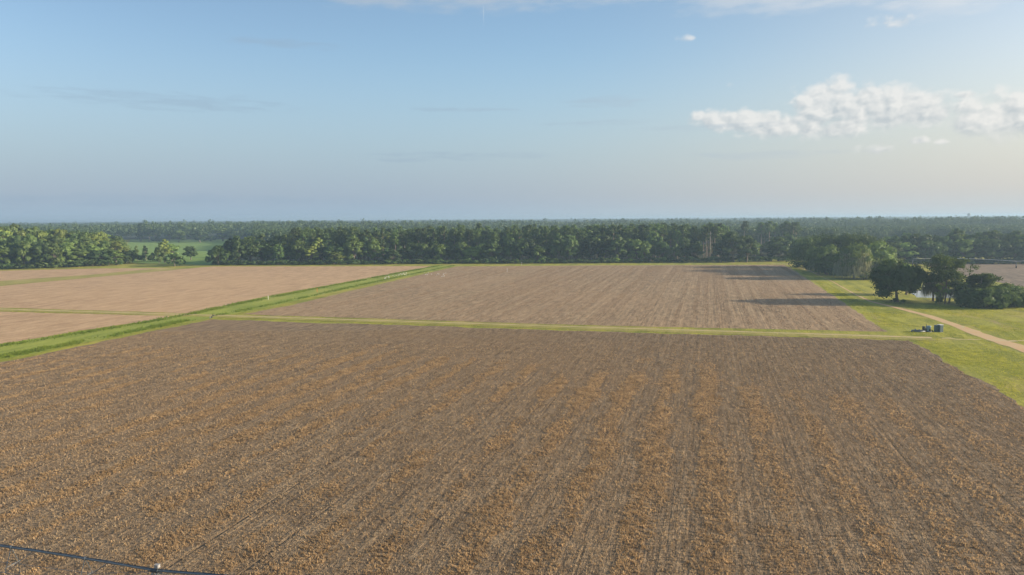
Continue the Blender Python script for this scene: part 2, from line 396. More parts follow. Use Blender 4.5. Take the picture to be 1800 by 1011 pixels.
# ------------------------------------------------------------------ foliage
def leaf_mat(name, c0, c1, trans=0.35):
    m, nt, out = new_mat(name); P, x, y, z = pos_xyz(nt); c0 = tuple(k * 1.3 for k in c0); c1 = tuple(k * 1.4 for k in c1)
    oi = nt.nodes.new('ShaderNodeObjectInfo'); rnd = S(nt, oi.outputs['Random'])
    n = noise(nt, P, 0.35, 3.0, 0.6)
    c = mix(nt, (n - 0.5) * 1.6 + rnd * 0.7 + 0.15, c0, c1)
    hs = nt.nodes.new('ShaderNodeHueSaturation'); nt.links.new(c, hs.inputs['Color'])
    nt.links.new((rnd * 0.03 + 0.485).k, hs.inputs['Hue']); nt.links.new(((rnd * 7.3).fract() * 0.75 + 0.65).k, hs.inputs['Value'])
    d = nt.nodes.new('ShaderNodeBsdfDiffuse'); t = nt.nodes.new('ShaderNodeBsdfTranslucent'); ms = nt.nodes.new('ShaderNodeMixShader')
    nt.links.new(hs.outputs[0], d.inputs['Color']); nt.links.new(mix(nt, 1.0, hs.outputs[0], (1.5, 1.35, 0.8), 'MULTIPLY'), t.inputs['Color'])
    ms.inputs[0].default_value = trans
    nt.links.new(d.outputs[0], ms.inputs[1]); nt.links.new(t.outputs[0], ms.inputs[2])
    gl = nt.nodes.new('ShaderNodeBsdfGlossy'); gl.inputs['Roughness'].default_value = 0.45; gl.inputs['Color'].default_value = (0.9, 0.95, 0.9, 1)
    m2 = nt.nodes.new('ShaderNodeMixShader'); m2.inputs[0].default_value = 0.012
    nt.links.new(ms.outputs[0], m2.inputs[1]); nt.links.new(gl.outputs[0], m2.inputs[2]); nt.links.new(m2.outputs[0], out.inputs['Surface'])
    return m
L_dark = leaf_mat('leaf_dark', (0.036, 0.066, 0.022), (0.075, 0.118, 0.036))
L_mid = leaf_mat('leaf_mid', (0.062, 0.105, 0.028), (0.125, 0.175, 0.048))
L_yellow = leaf_mat('leaf_yellow', (0.105, 0.15, 0.032), (0.185, 0.225, 0.052))
L_pine = leaf_mat('pine_needles', (0.046, 0.08, 0.030), (0.095, 0.14, 0.046), 0.25)
L_far = leaf_mat('far_canopy', (0.026, 0.050, 0.022), (0.062, 0.092, 0.034), 0.2)
L_moss = leaf_mat('hanging_moss', (0.11, 0.125, 0.085), (0.19, 0.20, 0.14), 0.3)
L_dry = leaf_mat('dry_leaf', (0.17, 0.14, 0.08), (0.26, 0.22, 0.13), 0.3)
def bark_mat(name, c0, c1):
    m, nt, out = new_mat(name); P, x, y, z = pos_xyz(nt)
    n = noise(nt, vec(nt, x * 3.0, y * 3.0, z * 0.6), 1.5, 4.0, 0.6)
    principled(nt, out, mix(nt, n, c0, c1), 0.9, 0, 0.15, n, 0.04); return m
B_grey = bark_mat('grey_bark', (0.10, 0.085, 0.07), (0.24, 0.21, 0.18))
B_pine = bark_mat('pine_bark', (0.17, 0.135, 0.105), (0.33, 0.28, 0.23))
B_pale = bark_mat('pale_dead_wood', (0.35, 0.32, 0.27), (0.52, 0.48, 0.42))

def cards(cen, size, outward=None, bias=0.5, g=None, flat=0.0):
    """leaf sprays: one small bent-off-axis quad at each centre"""
    g = g or rng; n = len(cen)
    nv = g.normal(size=(n, 3)); nv /= np.linalg.norm(nv, axis=1, keepdims=True)
    if outward is not None: nv = nv * (1 - bias) + outward * bias
    nv[:, 2] += flat
    nv /= np.linalg.norm(nv, axis=1, keepdims=True) + 1e-9
    h = g.normal(size=(n, 3)); t = np.cross(nv, h); t /= np.linalg.norm(t, axis=1, keepdims=True) + 1e-9
    b = np.cross(nv, t)
    s = size * g.uniform(0.55, 1.35, (n, 1)); s2 = s * g.uniform(0.45, 0.95, (n, 1))
    return np.stack([cen - t * s - b * s2 * .35, cen + t * s * .25 - b * s2, cen + t * s + b * s2 * .3, cen - t * s * .2 + b * s2], axis=1)
def sphere_pts(n, g):
    v = g.normal(size=(n, 3)); return v / np.linalg.norm(v, axis=1, keepdims=True)

def broadleaf(seed, h, w, base, nl, nsub, ncard, cs, droop=0.0, lr_=(0.26, 0.46)):
    """returns crown quads and trunk builder; base = height where the crown begins"""
    g = np.random.default_rng(seed); R = w / 2; ch = h - base
    mb = MB(); lean = g.uniform(-.04, .04, 2) * h
    fork = base + ch * 0.22
    tr = max(0.14, 0.022 * h + 0.012 * w)
    mb.tube([(0, 0, -0.2), (0, 0, 0.25 * base), (lean[0] * .5, lean[1] * .5, base), (lean[0], lean[1], fork)], [tr * 1.5, tr * 1.05, tr * .85, tr * .6], 7)
    lobes = []
    for i in range(nl):
        th = 2.399963 * i + g.uniform(-.4, .4); t = (i + .5) / nl
        zz = base + ch * (0.20 + 0.66 * t ** 0.85) + g.normal() * ch * .04
        prof = math.sqrt(max(0.05, 1 - ((zz - base - ch * .38) / (ch * .62)) ** 2))
        rr = R * prof * g.uniform(0.42, 0.78) * (0.55 if i >= nl - 2 else 1)
        lr = R * g.uniform(*lr_)
        c = np.array([lean[0] + math.cos(th) * rr, lean[1] + math.sin(th) * rr, zz]); lobes.append((c, lr))
        mb.tube([(lean[0], lean[1], fork - .1), tuple(np.array([lean[0], lean[1], fork]) * .55 + c * .45 + [0, 0, ch * .03]), tuple(c)], [tr * .42, tr * .28, tr * .08], 5, False)
    qs = []
    for c, lr in lobes:
        d = sphere_pts(nsub, g); d[:, 2] = d[:, 2] * 0.85 + 0.12
        sub = c + d * lr * g.uniform(0.72, 1.0, (nsub, 1)) * np.array([1.05, 1.05, 0.8])
        sub[:, 2] = np.maximum(sub[:, 2], base * g.uniform(0.75, 1.15, nsub))
        k = np.repeat(sub, ncard, axis=0)
        off = g.normal(size=k.shape) * lr * np.array([0.19, 0.19, 0.13])
        p = k + off
        p[:, 2] -= droop * np.abs(g.normal(size=len(p))) * lr
        o = p - c; o /= np.linalg.norm(o, axis=1, keepdims=True) + 1e-6
        qs.append(cards(p, cs, o, 0.74, g, 0.12))
    return np.concatenate(qs), mb
def pine(seed, h, w, bare, nb, ncl, ncard, cs):
    g = np.random.default_rng(seed); mb = MB(); tr = 0.011 * h + 0.03
    bx, by = g.uniform(-.02, .02, 2) * h
    mb.tube([(0, 0, -0.2), (bx * .4, by * .4, h * .4), (bx, by, h * .75), (bx * .8, by * .8, h * .97)], [tr * 1.25, tr, tr * .7, tr * .15], 6)
    qs = []
    for i in range(nb):
        t = (i + g.uniform(0, 1)) / nb; z0 = h * (bare + (0.97 - bare) * t); th = g.uniform(0, 2 * math.pi)
        ln = w / 2 * (0.45 + 0.62 * math.sin(math.pi * min(1, 0.28 + t * 0.72))) * g.uniform(.7, 1.05)
        up = g.uniform(-.02, .28) * ln
        e = np.array([bx + math.cos(th) * ln, by + math.sin(th) * ln, z0 + up])
        mb.tube([(bx * .9, by * .9, z0), tuple(e * .6 + np.array([bx, by, z0]) * .4 - [0, 0, .05 * ln]), tuple(e)], [tr * .28, tr * .18, tr * .06], 4, False)
        for j in range(ncl):
            s = g.uniform(.45, 1.05); c = np.array([bx, by, z0]) * (1 - s) + e * s + g.normal(size=3) * [.16 * ln + .2, .16 * ln + .2, .08 * ln + .1]
            p = c + g.normal(size=(ncard, 3)) * np.array([.38, .38, .27]) * (0.58 + w * .06)
            qs.append(cards(p, cs, None, 0, g, 0.35))
    top = np.array([bx * .8, by * .8, h * .95]) + g.normal(size=(ncard * 4, 3)) * np.array([.1, .1, .045]) * w
    qs.append(cards(top, cs, None, 0, g, 0.3))
    return np.concatenate(qs), mb

PROTO = {}
def proto(kind, crown_q, mb, leaf, bark, name, cat):
    PROTO[kind] = (mesh_quads(kind + '_crown', crown_q, leaf), mb.mesh(kind + '_trunk', bark, True), name, cat)
for i, (lf) in enumerate([L_dark, L_mid, L_dark, L_mid, L_yellow, L_dark]):
    g_ = np.random.default_rng(50 + i)
    q, mb = broadleaf(100 + i, 16, g_.uniform(9.5, 12.5), 0.7, 17, 18, 13, 0.46)
    proto('broad%d' % i, q, mb, lf, B_grey, 'broadleaf_tree', 'tree')
for i, lf in enumerate([L_mid, L_yellow, L_dark]):                       # narrow, taller crowns
    q, mb = broadleaf(150 + i, 18, 7.5, 2.0, 14, 15, 12, 0.44)
    proto('slim%d' % i, q, mb, lf, B_grey, 'broadleaf_tree', 'tree')
for i in range(5):
    q, mb = pine(200 + i, 23, 6.4, [.58, .62, .5, .66, .55][i], 26, 5, 15, 0.36)
    proto('pine%d' % i, q, mb, L_pine, B_pine, 'pine_tree', 'pine tree')
for i, lf in enumerate([L_dark, L_mid, L_dark]):
    q, mb = broadleaf(300 + i, 4.5, 5.5, 0.15, 9, 12, 10, 0.30)
    proto('shrub%d' % i, q, mb, lf, B_grey, 'shrub', 'shrub')
def place(kind, x, y, h, w, label, group=None, rz=None, name=None, cat=None):
    """a tree object of its own: an Empty at its foot with its own crown and trunk objects"""
    crown, trunk, nm, ct = PROTO[kind]
    nat = NATURAL[kind]
    e = empty(name or nm, (x, y, 0), random.uniform(0, 6.28) if rz is None else rz)
    e.scale = (w / nat[1], w / nat[1], h / nat[0])
    tag(e, label, cat or ct, group)
    link('crown', crown, e); link('trunk', trunk, e)
    return e
NATURAL = {}
for k, (cr, tr, *_x) in PROTO.items():
    co = np.empty(len(cr.vertices) * 3, dtype=np.float32); cr.vertices.foreach_get('co', co); co = co.reshape(-1, 3)
    NATURAL[k] = (float(np.percentile(co[:, 2], 99.7)), float(np.percentile(np.hypot(co[:, 0], co[:, 1]), 97) * 2))
def horizon(x): return 391.0 - 0.0067 * x
def hgt(x, ybase, ytop):
    return H * (ybase - ytop) / (ybase - horizon(x))
def wid(x, ybase, w):
    return w * px(x, ybase)[1] / FPX
def tree_px(kind, x, yb, yt, w, label, group=None, **k):
    X, Y = px(x, yb)
    return place(kind, X, Y, hgt(x, yb, yt), wid(x, yb, w), label, group, **k)
R = random.uniform
def interp(x, tab):
    return float(np.interp(x, [t[0] for t in tab], [t[1] for t in tab]))

# ---- the long forest edge beyond the fields, front row of broadleaf trees
front_top = [(385, 424), (410, 420), (440, 424), (500, 425), (560, 424), (700, 428), (800, 430), (900, 425), (1000, 420), (1100, 420), (1150, 415), (1200, 422), (1235, 424)]
base_y = [(380, 465.5), (560, 465), (750, 463.2), (1000, 462.2), (1240, 460.5), (1420, 458)]
def part_of(x):
    for lim, t in ((520, "forest's low left end"), (700, 'forest left of grass strip end'), (860, 'forest at grass strip end'), (1000, 'middle of long forest edge'),
                   (1120, 'forest edge near bright gaps'), (1245, 'forest just left of twin poles')):
        if x < lim: return t
    return 'forest right of twin poles'
x = 388
while x < 1232:
    k = random.choices(['broad0', 'broad2', 'broad5', 'broad1', 'broad3', 'slim2'], [3, 3, 3, 3, 3, 1])[0]
    tone = 'mid green' if k in ('broad1', 'broad3') else 'dark green'
    tree_px(k, x, interp(x, base_y) + R(-2.6, 0), interp(x, front_top) + R(-9, 9), R(22, 38), f'{tone} broadleaf tree in front row, {part_of(x)}', f'front row, {part_of(x)}')
    x += R(12, 21)
# ---- second row, taller and lighter crowns showing between
x = 440
while x < 1236:
    k = random.choices(['slim0', 'slim1', 'slim2', 'broad1', 'broad3', 'broad0', 'broad4'], [3, 2, 2, 2, 2, 2, 1])[0]
    tone = {'slim1': 'pale yellow green', 'broad4': 'pale yellow green', 'slim0': 'mid green', 'broad1': 'mid green', 'broad3': 'mid green'}.get(k, 'dark green')
    tree_px(k, x, interp(x, base_y) - R(3, 6), interp(x, front_top) + R(-16, -2), R(18, 32), f'{tone} tree showing over the front row, {part_of(x)}', f'second row, {part_of(x)}')
    x += R(10, 18)
# ---- low bushes along the foot of the forest
x = 383
while x < 1440:
    if True:
        tree_px(random.choice(['shrub0', 'shrub2', 'shrub0', 'shrub1']), x, interp(x, base_y) + 0.6, interp(x, base_y) - (R(5, 10) if not 1244 < x < 1420 else R(7, 11)), R(18, 28), f'dark bush along the field border, {part_of(x)}', f'border bushes, {part_of(x)}', rz=R(0, 6))
    x += R(9, 15)
# ---- pines standing above them
pine_top = [(500, 404), (560, 402), (700, 402), (790, 399), (830, 396), (880, 398), (1000, 398), (1120, 397), (1180, 394), (1260, 396), (1285, 399)]
n_pine = 0
for row, (dy, n) in enumerate([(3.5, 60), (6.0, 70), (9.0, 70), (12.0, 62)]):
    for i in range(n):
        x = 508 + (1278 - 508) * (i + R(0.05, .95)) / n
        yb = interp(x, base_y) - dy + R(-1, 1)
        ht = hgt(x, interp(x, base_y) - 2, interp(x, pine_top)) * R(.82, 1.05)
        X, Y = px(x, yb)
        place('pine%d' % random.randrange(5), X, Y, ht, R(5.6, 8.6), f'tall bare-trunked pine behind broadleaf trees, {part_of(x)}', f'pines, {part_of(x)}')
        n_pine += 1
for (x, yb, yt, w, k) in [(505, 462, 412, 26, 'slim1'), (420, 464, 415, 30, 'broad0'), (560, 463, 417, 22, 'slim1'), (548, 464.5, 432, 26, 'slim1'), (590, 464.6, 443, 30, 'broad4'), (490, 462, 414, 26, 'slim0')]:
    tree_px(k, x, yb, yt, w, {505: 'pale green slender tree above the low left end of the forest', 420: 'round crowned tree at the left corner of the forest edge', 560: 'brightest slender yellow green tree among the dark forest front',
        548: 'short yellow green tree below the brightest slender tree', 590: 'low spreading yellow green tree in the dark forest front', 490: 'mid green slender tree beside the pale one at the forest\'s left end'}[x])
tree_px('shrub0', 384, 466.5, 432, 42, 'dark rounded bush at the forest corner beside the meadow')

# ---- left woods
x = -120
lw_top = [(-120, 404), (0, 402), (20, 397), (60, 404), (90, 402), (150, 409), (185, 408), (215, 418), (235, 424)]
lw_base = [(-120, 476), (0, 473), (100, 470), (200, 466), (240, 462)]
def lpart(x): return 'left half of left woods' if x < 100 else 'right half of left woods'
for row, (dy, add, step) in enumerate([(0, 26, 13), (3, 13, 14), (6.5, 3, 14), (10, 0, 15)]):
    x = -110 + row * 5
    while x < 226 - row * 5:
        k = random.choices(['broad0', 'broad1', 'broad3', 'broad4', 'broad5', 'slim1', 'slim0'], [2, 3, 3, (3 if row > 1 else 1), 2, (2 if row > 1 else 0), 2])[0]
        tone = 'sunlit yellow green' if k in ('broad4', 'slim1') else 'mid green' if k in ('broad1', 'broad3', 'slim0') else 'dark green'
        where = ['in the front row', 'in the second row', 'rising high', 'at the top'][row]
        tree_px(k, x, interp(x, lw_base) - dy + R(-.8, .8), interp(x, lw_top) + add + R(-5, 5), R(26, 40), f'{tone} tree {where} of the {lpart(x)}', f'{where} of the {lpart(x)}')
        x += R(step * .8, step * 1.4)
x = -110
while x < 232:
    tree_px(random.choice(['shrub0', 'shrub1', 'shrub2']), x, interp(x, lw_base) + .8, interp(x, lw_base) - R(6, 13), R(18, 30), f'low bush at the foot of the {lpart(x)}', f'bushes below the {lpart(x)}')
    x += R(10, 18)
# ---- scattered trees and bushes on the meadow between the two woods
for (k, x, yb, yt, w, lab) in [
    ('shrub0', 307, 468, 446, 38, 'dark round bush alone at the field border before the meadow'),
    ('shrub1', 280, 463, 434, 26, 'grey green bush left of the dark round bush'),
    ('slim1', 290, 462, 420, 20, 'yellowish upright tree rising behind the dark round bush'),
    ('broad3', 302, 460, 429, 26, 'brownish green tree just right of the yellowish upright tree'),
    ('broad0', 336, 457, 433, 26, 'small round tree alone on the meadow with its shadow beside it'),
    ('slim2', 257, 458, 432, 11, 'thin dark young tree on the meadow left of the bushes'),
    ('slim0', 242, 459, 432, 9, 'thinner young tree on the meadow nearest the left woods'),
    ('shrub2', 249, 460, 448, 18, 'low bush between the two thin young trees'),
    ('shrub1', 265, 460, 449, 16, 'low bush right of the thin dark young tree'),
    ('shrub2', 233, 462, 440, 20, 'bush on the meadow touching the left woods'),
    ('broad5', 352, 426, 404, 30, 'hazy dark tree at the back edge of the meadow, left of centre'),
    ('broad3', 392, 424, 401, 30, 'hazy tall tree at the back of the meadow near the forest'),
    ('broad1', 412, 424, 404, 26, 'hazy rounded tree behind the forest\'s left corner'),
    ('broad3', 450, 425, 402, 30, 'hazy tree seen above the forest\'s low left end'),
    ('slim0', 262, 425, 396, 14, 'hazy tall bare-stemmed tree beyond the left woods'),
    ('slim2', 248, 425, 393, 14, 'tallest hazy pale-trunked tree beyond the left woods'),
    ('slim0', 275, 424, 401, 14, 'hazy lower tree right of the tall pale-trunked one'),
    ('slim0', 298, 423, 404, 16, 'hazy grey slender tree at the back of the meadow'),
    ('broad1', 314, 426, 405, 24, 'hazy rounded grey green tree behind the meadow'),
    ('shrub0', 276, 426, 417, 22, 'small far bush along the back of the meadow at its left'),
    ('shrub0', 372, 424.5, 414, 22, 'small far bush along the back of the meadow at its right'),
    ('shrub2', 362, 424.5, 413, 12, 'smallest far bush at the back of the meadow'),
    ]:
    tree_px(k, x, yb, yt, w, lab)

# ---- right part of the forest edge: single big oaks with bright gaps between
for (k, x, yb, yt, w, lab) in [
    ('broad0', 1290, 461, 408, 56, 'broad dark oak standing alone between the twin poles and a bright gap'),
    ('broad5', 1268, 461, 422, 34, 'dark spreading lower tree leaning left beside the broad lone oak'),
    ('broad2', 1312, 461, 414, 40, 'dark tree joined to the right side of the broad lone oak'),
    ('slim1', 1328, 452, 434, 14, 'small bright yellow green tree in the gap right of the lone oak'),
    ('broad5', 1368, 459, 417, 44, 'dark rounded oak right of the bright gap'),
    ('broad2', 1388, 456, 409, 36, 'taller hazy oak behind the dark rounded one'),
    ('broad0', 1402, 459, 422, 38, 'dark low oak filling the space before the big grove'),
    ('broad3', 1262, 452, 412, 30, 'grey green tree behind the twin poles')]:
    tree_px(k, x, yb, yt, w, lab)
for i in range(12):
    x = R(1240, 1425); tree_px(random.choice(['broad0', 'broad3', 'broad5']), x, R(446, 450), R(424, 433), R(22, 34), 'hazy low tree under the pines behind the oaks right of the twin poles', 'hazy low trees behind the oaks')
for i in range(14):
    x = R(1245, 1420); tree_px('pine%d' % random.randrange(5), x, 441 + R(-4, 3), 389 + R(-1, 5), R(14, 22), 'hazy pine of the block behind the oaks right of the twin poles', 'hazy pines behind the oaks')

# ---- big grove on the right, the oaks with hanging moss
def moss_quads(seed, h, w, base, n, ln, lo=0.15, hi=0.75):
    g = np.random.default_rng(seed); th = g.uniform(0, 2 * math.pi, n); rr = w / 2 * g.uniform(.55, .98, n)
    z1 = base + (h - base) * g.uniform(lo, hi, n); keep = np.sqrt(np.maximum(0.1, 1 - ((z1 - base) / (h - base)) ** 1.6))
    x, y = np.cos(th) * rr * keep, np.sin(th) * rr * keep; l = ln * g.uniform(.3, 1.1, n); ww = g.uniform(.04, .13, n); ph = g.uniform(0, math.pi, n)
    dx, dy = np.cos(ph) * ww, np.sin(ph) * ww; s = g.normal(size=(2, n)) * .12
    return np.stack([np.stack([x - dx, y - dy, z1], 1), np.stack([x + dx, y + dy, z1], 1), np.stack([x + dx * .3 + s[0], y + dy * .3 + s[1], z1 - l], 1), np.stack([x - dx * .3 + s[0], y - dy * .3 + s[1], z1 - l], 1)], axis=1)
def big_oak(seed, x, yb, yt, w, base, label, leaf=None, moss=0, nl=24, nsub=26, ncard=22, cs=0.33, name='live_oak', mossy_len=2.5):
    X, Y = px(x, yb); h = hgt(x, yb, yt); W = wid(x, yb, w)
    q, mb = broadleaf(seed, h, W, base, nl, nsub, ncard, cs, 0.08, (0.25, 0.36))
    e = empty(name, (X, Y, 0), R(0, 6)); tag(e, label, 'tree')
    link('crown', mesh_quads('oak_crown', q, leaf or L_dark), e); link('trunk', mb.mesh('oak_trunk', B_grey, True), e)
    if moss: link('hanging_moss', mesh_quads('oak_moss', moss_quads(seed, h, W, base, moss, mossy_len), L_moss), e)
    return e
big_oak(401, 1424, 470, 415, 78, 0.4, 'dark oak at the far left end of the big grove', moss=300)
big_oak(402, 1466, 476, 410, 92, 0.4, 'tall oak on the left of the big grove beside the track', moss=500)
big_oak(403, 1452, 482, 432, 70, 0.3, 'low oak at the front left of the big grove, its boughs near the grass', leaf=L_mid, moss=900)
big_oak(404, 1505, 478, 409, 96, 0.5, 'tallest oak at the top of the big grove', moss=600)
big_oak(405, 1500, 490, 428, 74, 0.3, 'moss-draped grey green oak at the front of the big grove', moss=3800, leaf=L_mid, mossy_len=3.2)
big_oak(406, 1540, 484, 424, 64, 0.5, 'dark oak on the right shoulder of the big grove', leaf=L_mid, moss=600)
big_oak(407, 1536, 490, 452, 54, 0.2, 'lower oak at the right front corner of the big grove', leaf=L_mid, moss=900)
big_oak(408, 1556, 480, 440, 40, 0.2, 'smaller mid green oak between the big grove and the lone round oak', leaf=L_mid, moss=300)
for x in (1412, 1426, 1440, 1454, 1466, 1480):
    tree_px(random.choice(['shrub0', 'shrub2']), x, interp(x, [(1390, 467), (1440, 481), (1490, 490)]), interp(x, [(1390, 455), (1440, 465), (1490, 473)]) + R(-3, 3), R(24, 34), 'dark bush under the left side of the big grove', 'bushes under the big grove')
# ---- nearer trees by the pond
big_oak(411, 1577, 530.5, 461, 94, 1.9, 'round dark oak alone on the grass with a thick short trunk', nl=30, nsub=34, ncard=22, cs=0.30, moss=80)
big_oak(412, 1640, 529, 479, 40, 3.2, 'thin oak hung with grey moss between the round oak and the pine by the pond', nl=10, nsub=16, ncard=16, cs=0.26, moss=1500, mossy_len=3.4)
big_oak(414, 1593, 518, 462, 52, 1.0, 'lighter green tree half hidden behind the round dark oak', nl=14, nsub=20, ncard=18, moss=60, leaf=L_mid, name='broadleaf_tree')
big_oak(413, 1668, 533, 492, 44, 1.2, 'leafy low tree under the pine by the pond', nl=10, nsub=14, ncard=14, cs=0.26, moss=200, leaf=L_mid, name='broadleaf_tree')
def near_pine(seed, x, yb, yt, w, bare, nb, label):
    X, Y = px(x, yb); h = hgt(x, yb, yt); W = wid(x, yb, w)
    q, mb = pine(seed, h, W, bare, int(nb * 1.3), 7, 44, 0.25)
    e = empty('pine_tree', (X, Y, 0), R(0, 6)); tag(e, label, 'pine tree')
    link('crown', mesh_quads('pine_crown', q, L_pine), e); link('trunk', mb.mesh('pine_trunk', B_pine, True), e)
near_pine(421, 1661, 534, 452, 72, 0.42, 26, 'tall spreading pine beside the pond, nearest of the pines')
near_pine(422, 1723, 536, 484, 54, 0.62, 14, 'short flat-topped pine rising out of the dark thicket')
near_pine(423, 1702, 535, 498, 34, 0.5, 12, 'small leaning pine between the pond and the dark thicket')
for (sd, x, yb, yt, w, lf, lab) in [(431, 1706, 540, 507, 42, L_dark, 'dark thicket shrub nearest the pond'), (432, 1734, 541, 506, 52, L_dark, 'wide dark thicket shrub under the flat-topped pine'),
    (433, 1764, 540, 502, 52, L_dark, 'dark thicket shrub in the middle of the row'), (434, 1790, 539, 503, 48, L_dark, 'dark thicket shrub at the right edge of the picture'),
    (435, 1822, 538, 506, 50, L_dark, 'dark thicket shrub cut by the right picture edge'), (436, 1771, 531, 495, 24, L_yellow, 'bright yellow green sapling behind the dark thicket'),
    (437, 1750, 536, 504, 40, L_mid, 'mid green shrub behind the dark thicket')]:
    X, Y = px(x, yb); h = hgt(x, yb, yt); W = wid(x, yb, w * 1.18)
    q, mb = broadleaf(sd, h, W, 0.05, 18, 24, 17, 0.26, 0.25)
    e = empty('shrub', (X, Y, 0), R(0, 6)); tag(e, lab, 'shrub')
    link('crown', mesh_quads('shrub_crown', q, lf), e); link('stems', mb.mesh('shrub_stems', B_grey, True), e)
for (x, yb, yt, w, lab) in [(1572, 532, 524, 12, 'small pale bush at the foot of the round oak, left side'), (1588, 532.5, 526, 10, 'low scrubby bush right of the round oak trunk'), (1652, 534, 520, 16, 'weedy bush at the foot of the tall pine'),
    (1684, 533, 522, 16, 'weedy bush between the tall pine and the thicket'), (1547, 492, 474, 22, 'dark bush under the right corner of the big grove'), (1518, 492, 476, 24, 'dark bush under the moss-draped oak')]:
    tree_px('shrub%d' % random.randrange(3), x, yb, yt, w, lab)
# ---- row of trees beyond the far right field
rr_top = [(1560, 418), (1580, 410), (1640, 411), (1665, 414), (1680, 404), (1700, 411), (1760, 407), (1800, 409), (1900, 410)]
for row, (dy, add, st) in enumerate([(0, 14, 17), (3, 4, 15), (6, 0, 17)]):
    x = 1556
    while x < 1900:
        k = random.choices(['broad0', 'broad2', 'broad5', 'broad1', 'slim2'], [4, 4, 3, 2, 1])[0]
        tone = 'mid green' if k == 'broad1' else 'dark green'
        side = 'left' if x < 1680 else 'right'
        tree_px(k, x, 463.5 - dy, interp(x, rr_top) + add + R(-3, 4), R(26, 42), f'{tone} tree, {["front", "middle", "back"][row]} row, {side} half of wood beyond far right field', f'{["front", "middle", "back"][row]} trees of the {side} part of the far right wood')
        x += R(st * .8, st * 1.3)
x = 1600
while x < 1880:
    tree_px('shrub0', x, 464, 455 + R(-2, 1), R(22, 32), 'low dark bush along the back edge of the far right field', 'bushes along the far right field'); x += R(8, 13)
tree_px('slim2', 1682, 460, 402, 26, 'tallest tree of the wood beyond the far right field')
# bare dead tree beside the far field
mb = MB(); g_ = np.random.default_rng(5)
mb.tube([(0, 0, 0), (.1, 0, 2), (-.1, .1, 4), (.15, .1, 5.4)], [.14, .11, .08, .02], 6)
for k in range(7):
    z = 1.8 + k * .5; th = g_.uniform(0, 6.28); mb.tube([(0, 0, z), (math.cos(th) * .6, math.sin(th) * .6, z + .7), (math.cos(th) * .9, math.sin(th) * .9, z + 1.4)], [.05, .035, .01], 5)
e = empty('dead_tree', (*px(1611, 464), 0)); tag(e, 'thin bare pale dead tree at the edge of the far right field', 'dead tree'); link('trunk', mb.mesh('dead_trunk', B_pale, True), e)

# ------------------------------------------------------------------ far woods nobody could count
def far_woods():
    g = np.random.default_rng(99); pts = []
    for y0, y1, sp, nc, cs in ((600, 900, 6.5, 70, .9), (900, 1600, 9.5, 46, 1.3), (1600, 3500, 18, 34, 2.0), (3500, 9000, 42, 26, 4.2)):
        n = int(0.92 * (y1 * y1 - y0 * y0) / sp ** 2)
        y = np.sqrt(g.uniform(y0 * y0, y1 * y1, n)); a = g.uniform(-.95, .90, n); x = a * y
        # leave the meadow and the near clearings open
        mead = (a < -0.375) & (a > -0.60) & (y < 930); lw = (a < -0.55) & (y < 700)
        near = y < 640; ok = ~mead & ~(near & ((a < -0.33) | (a > 0.50)))
        clear = (np.sin(x * .004 + 1.3) * np.sin(y * .0031 + .4) > .80) & (y > 1000)
        ok &= ~clear
        x, y = x[ok], y[ok]
        hh = 11.5 + 16.5 * fbm(x / 170 + 40, y / 170 + 40, 61, 3) + g.normal(size=len(x)) * 2.4
        hh = np.where(y < 850, np.minimum(hh, 19.5), hh) + np.clip((y - 2600) / 1200, 0, 4.0) * fbm(x / 900 + 9, y / 900 + 9, 71, 2) * 1.6
        pts.append((x, y, hh, nc, cs))
    qs = []
    for x, y, hh, nc, cs in pts:
        n = len(x); w = g.uniform(.75, 1.25, n) * (3.6 + cs * .9)
        c = np.repeat(np.stack([x, y, hh], 1), nc, 0); ww = np.repeat(w, nc)[:, None]
        d = sphere_pts(len(c), g) * g.uniform(.5, 1, (len(c), 1)); d[:, 2] = d[:, 2] * .95
        p = c + d * ww * np.array([1, 1, 1.35]) - np.array([0, 0, 1.0]) * ww * 1.35
        qs.append(cards(p, cs, d, .5, g, .2))
    return qs
qs = far_woods()
me = mesh_quads('far_woods', np.concatenate(qs[:2]), L_far); o = link('far_woods', me); o['kind'] = 'stuff'
me = mesh_quads('distant_woods', np.concatenate(qs[2:]), L_far); o = link('distant_woods', me); o['kind'] = 'stuff'

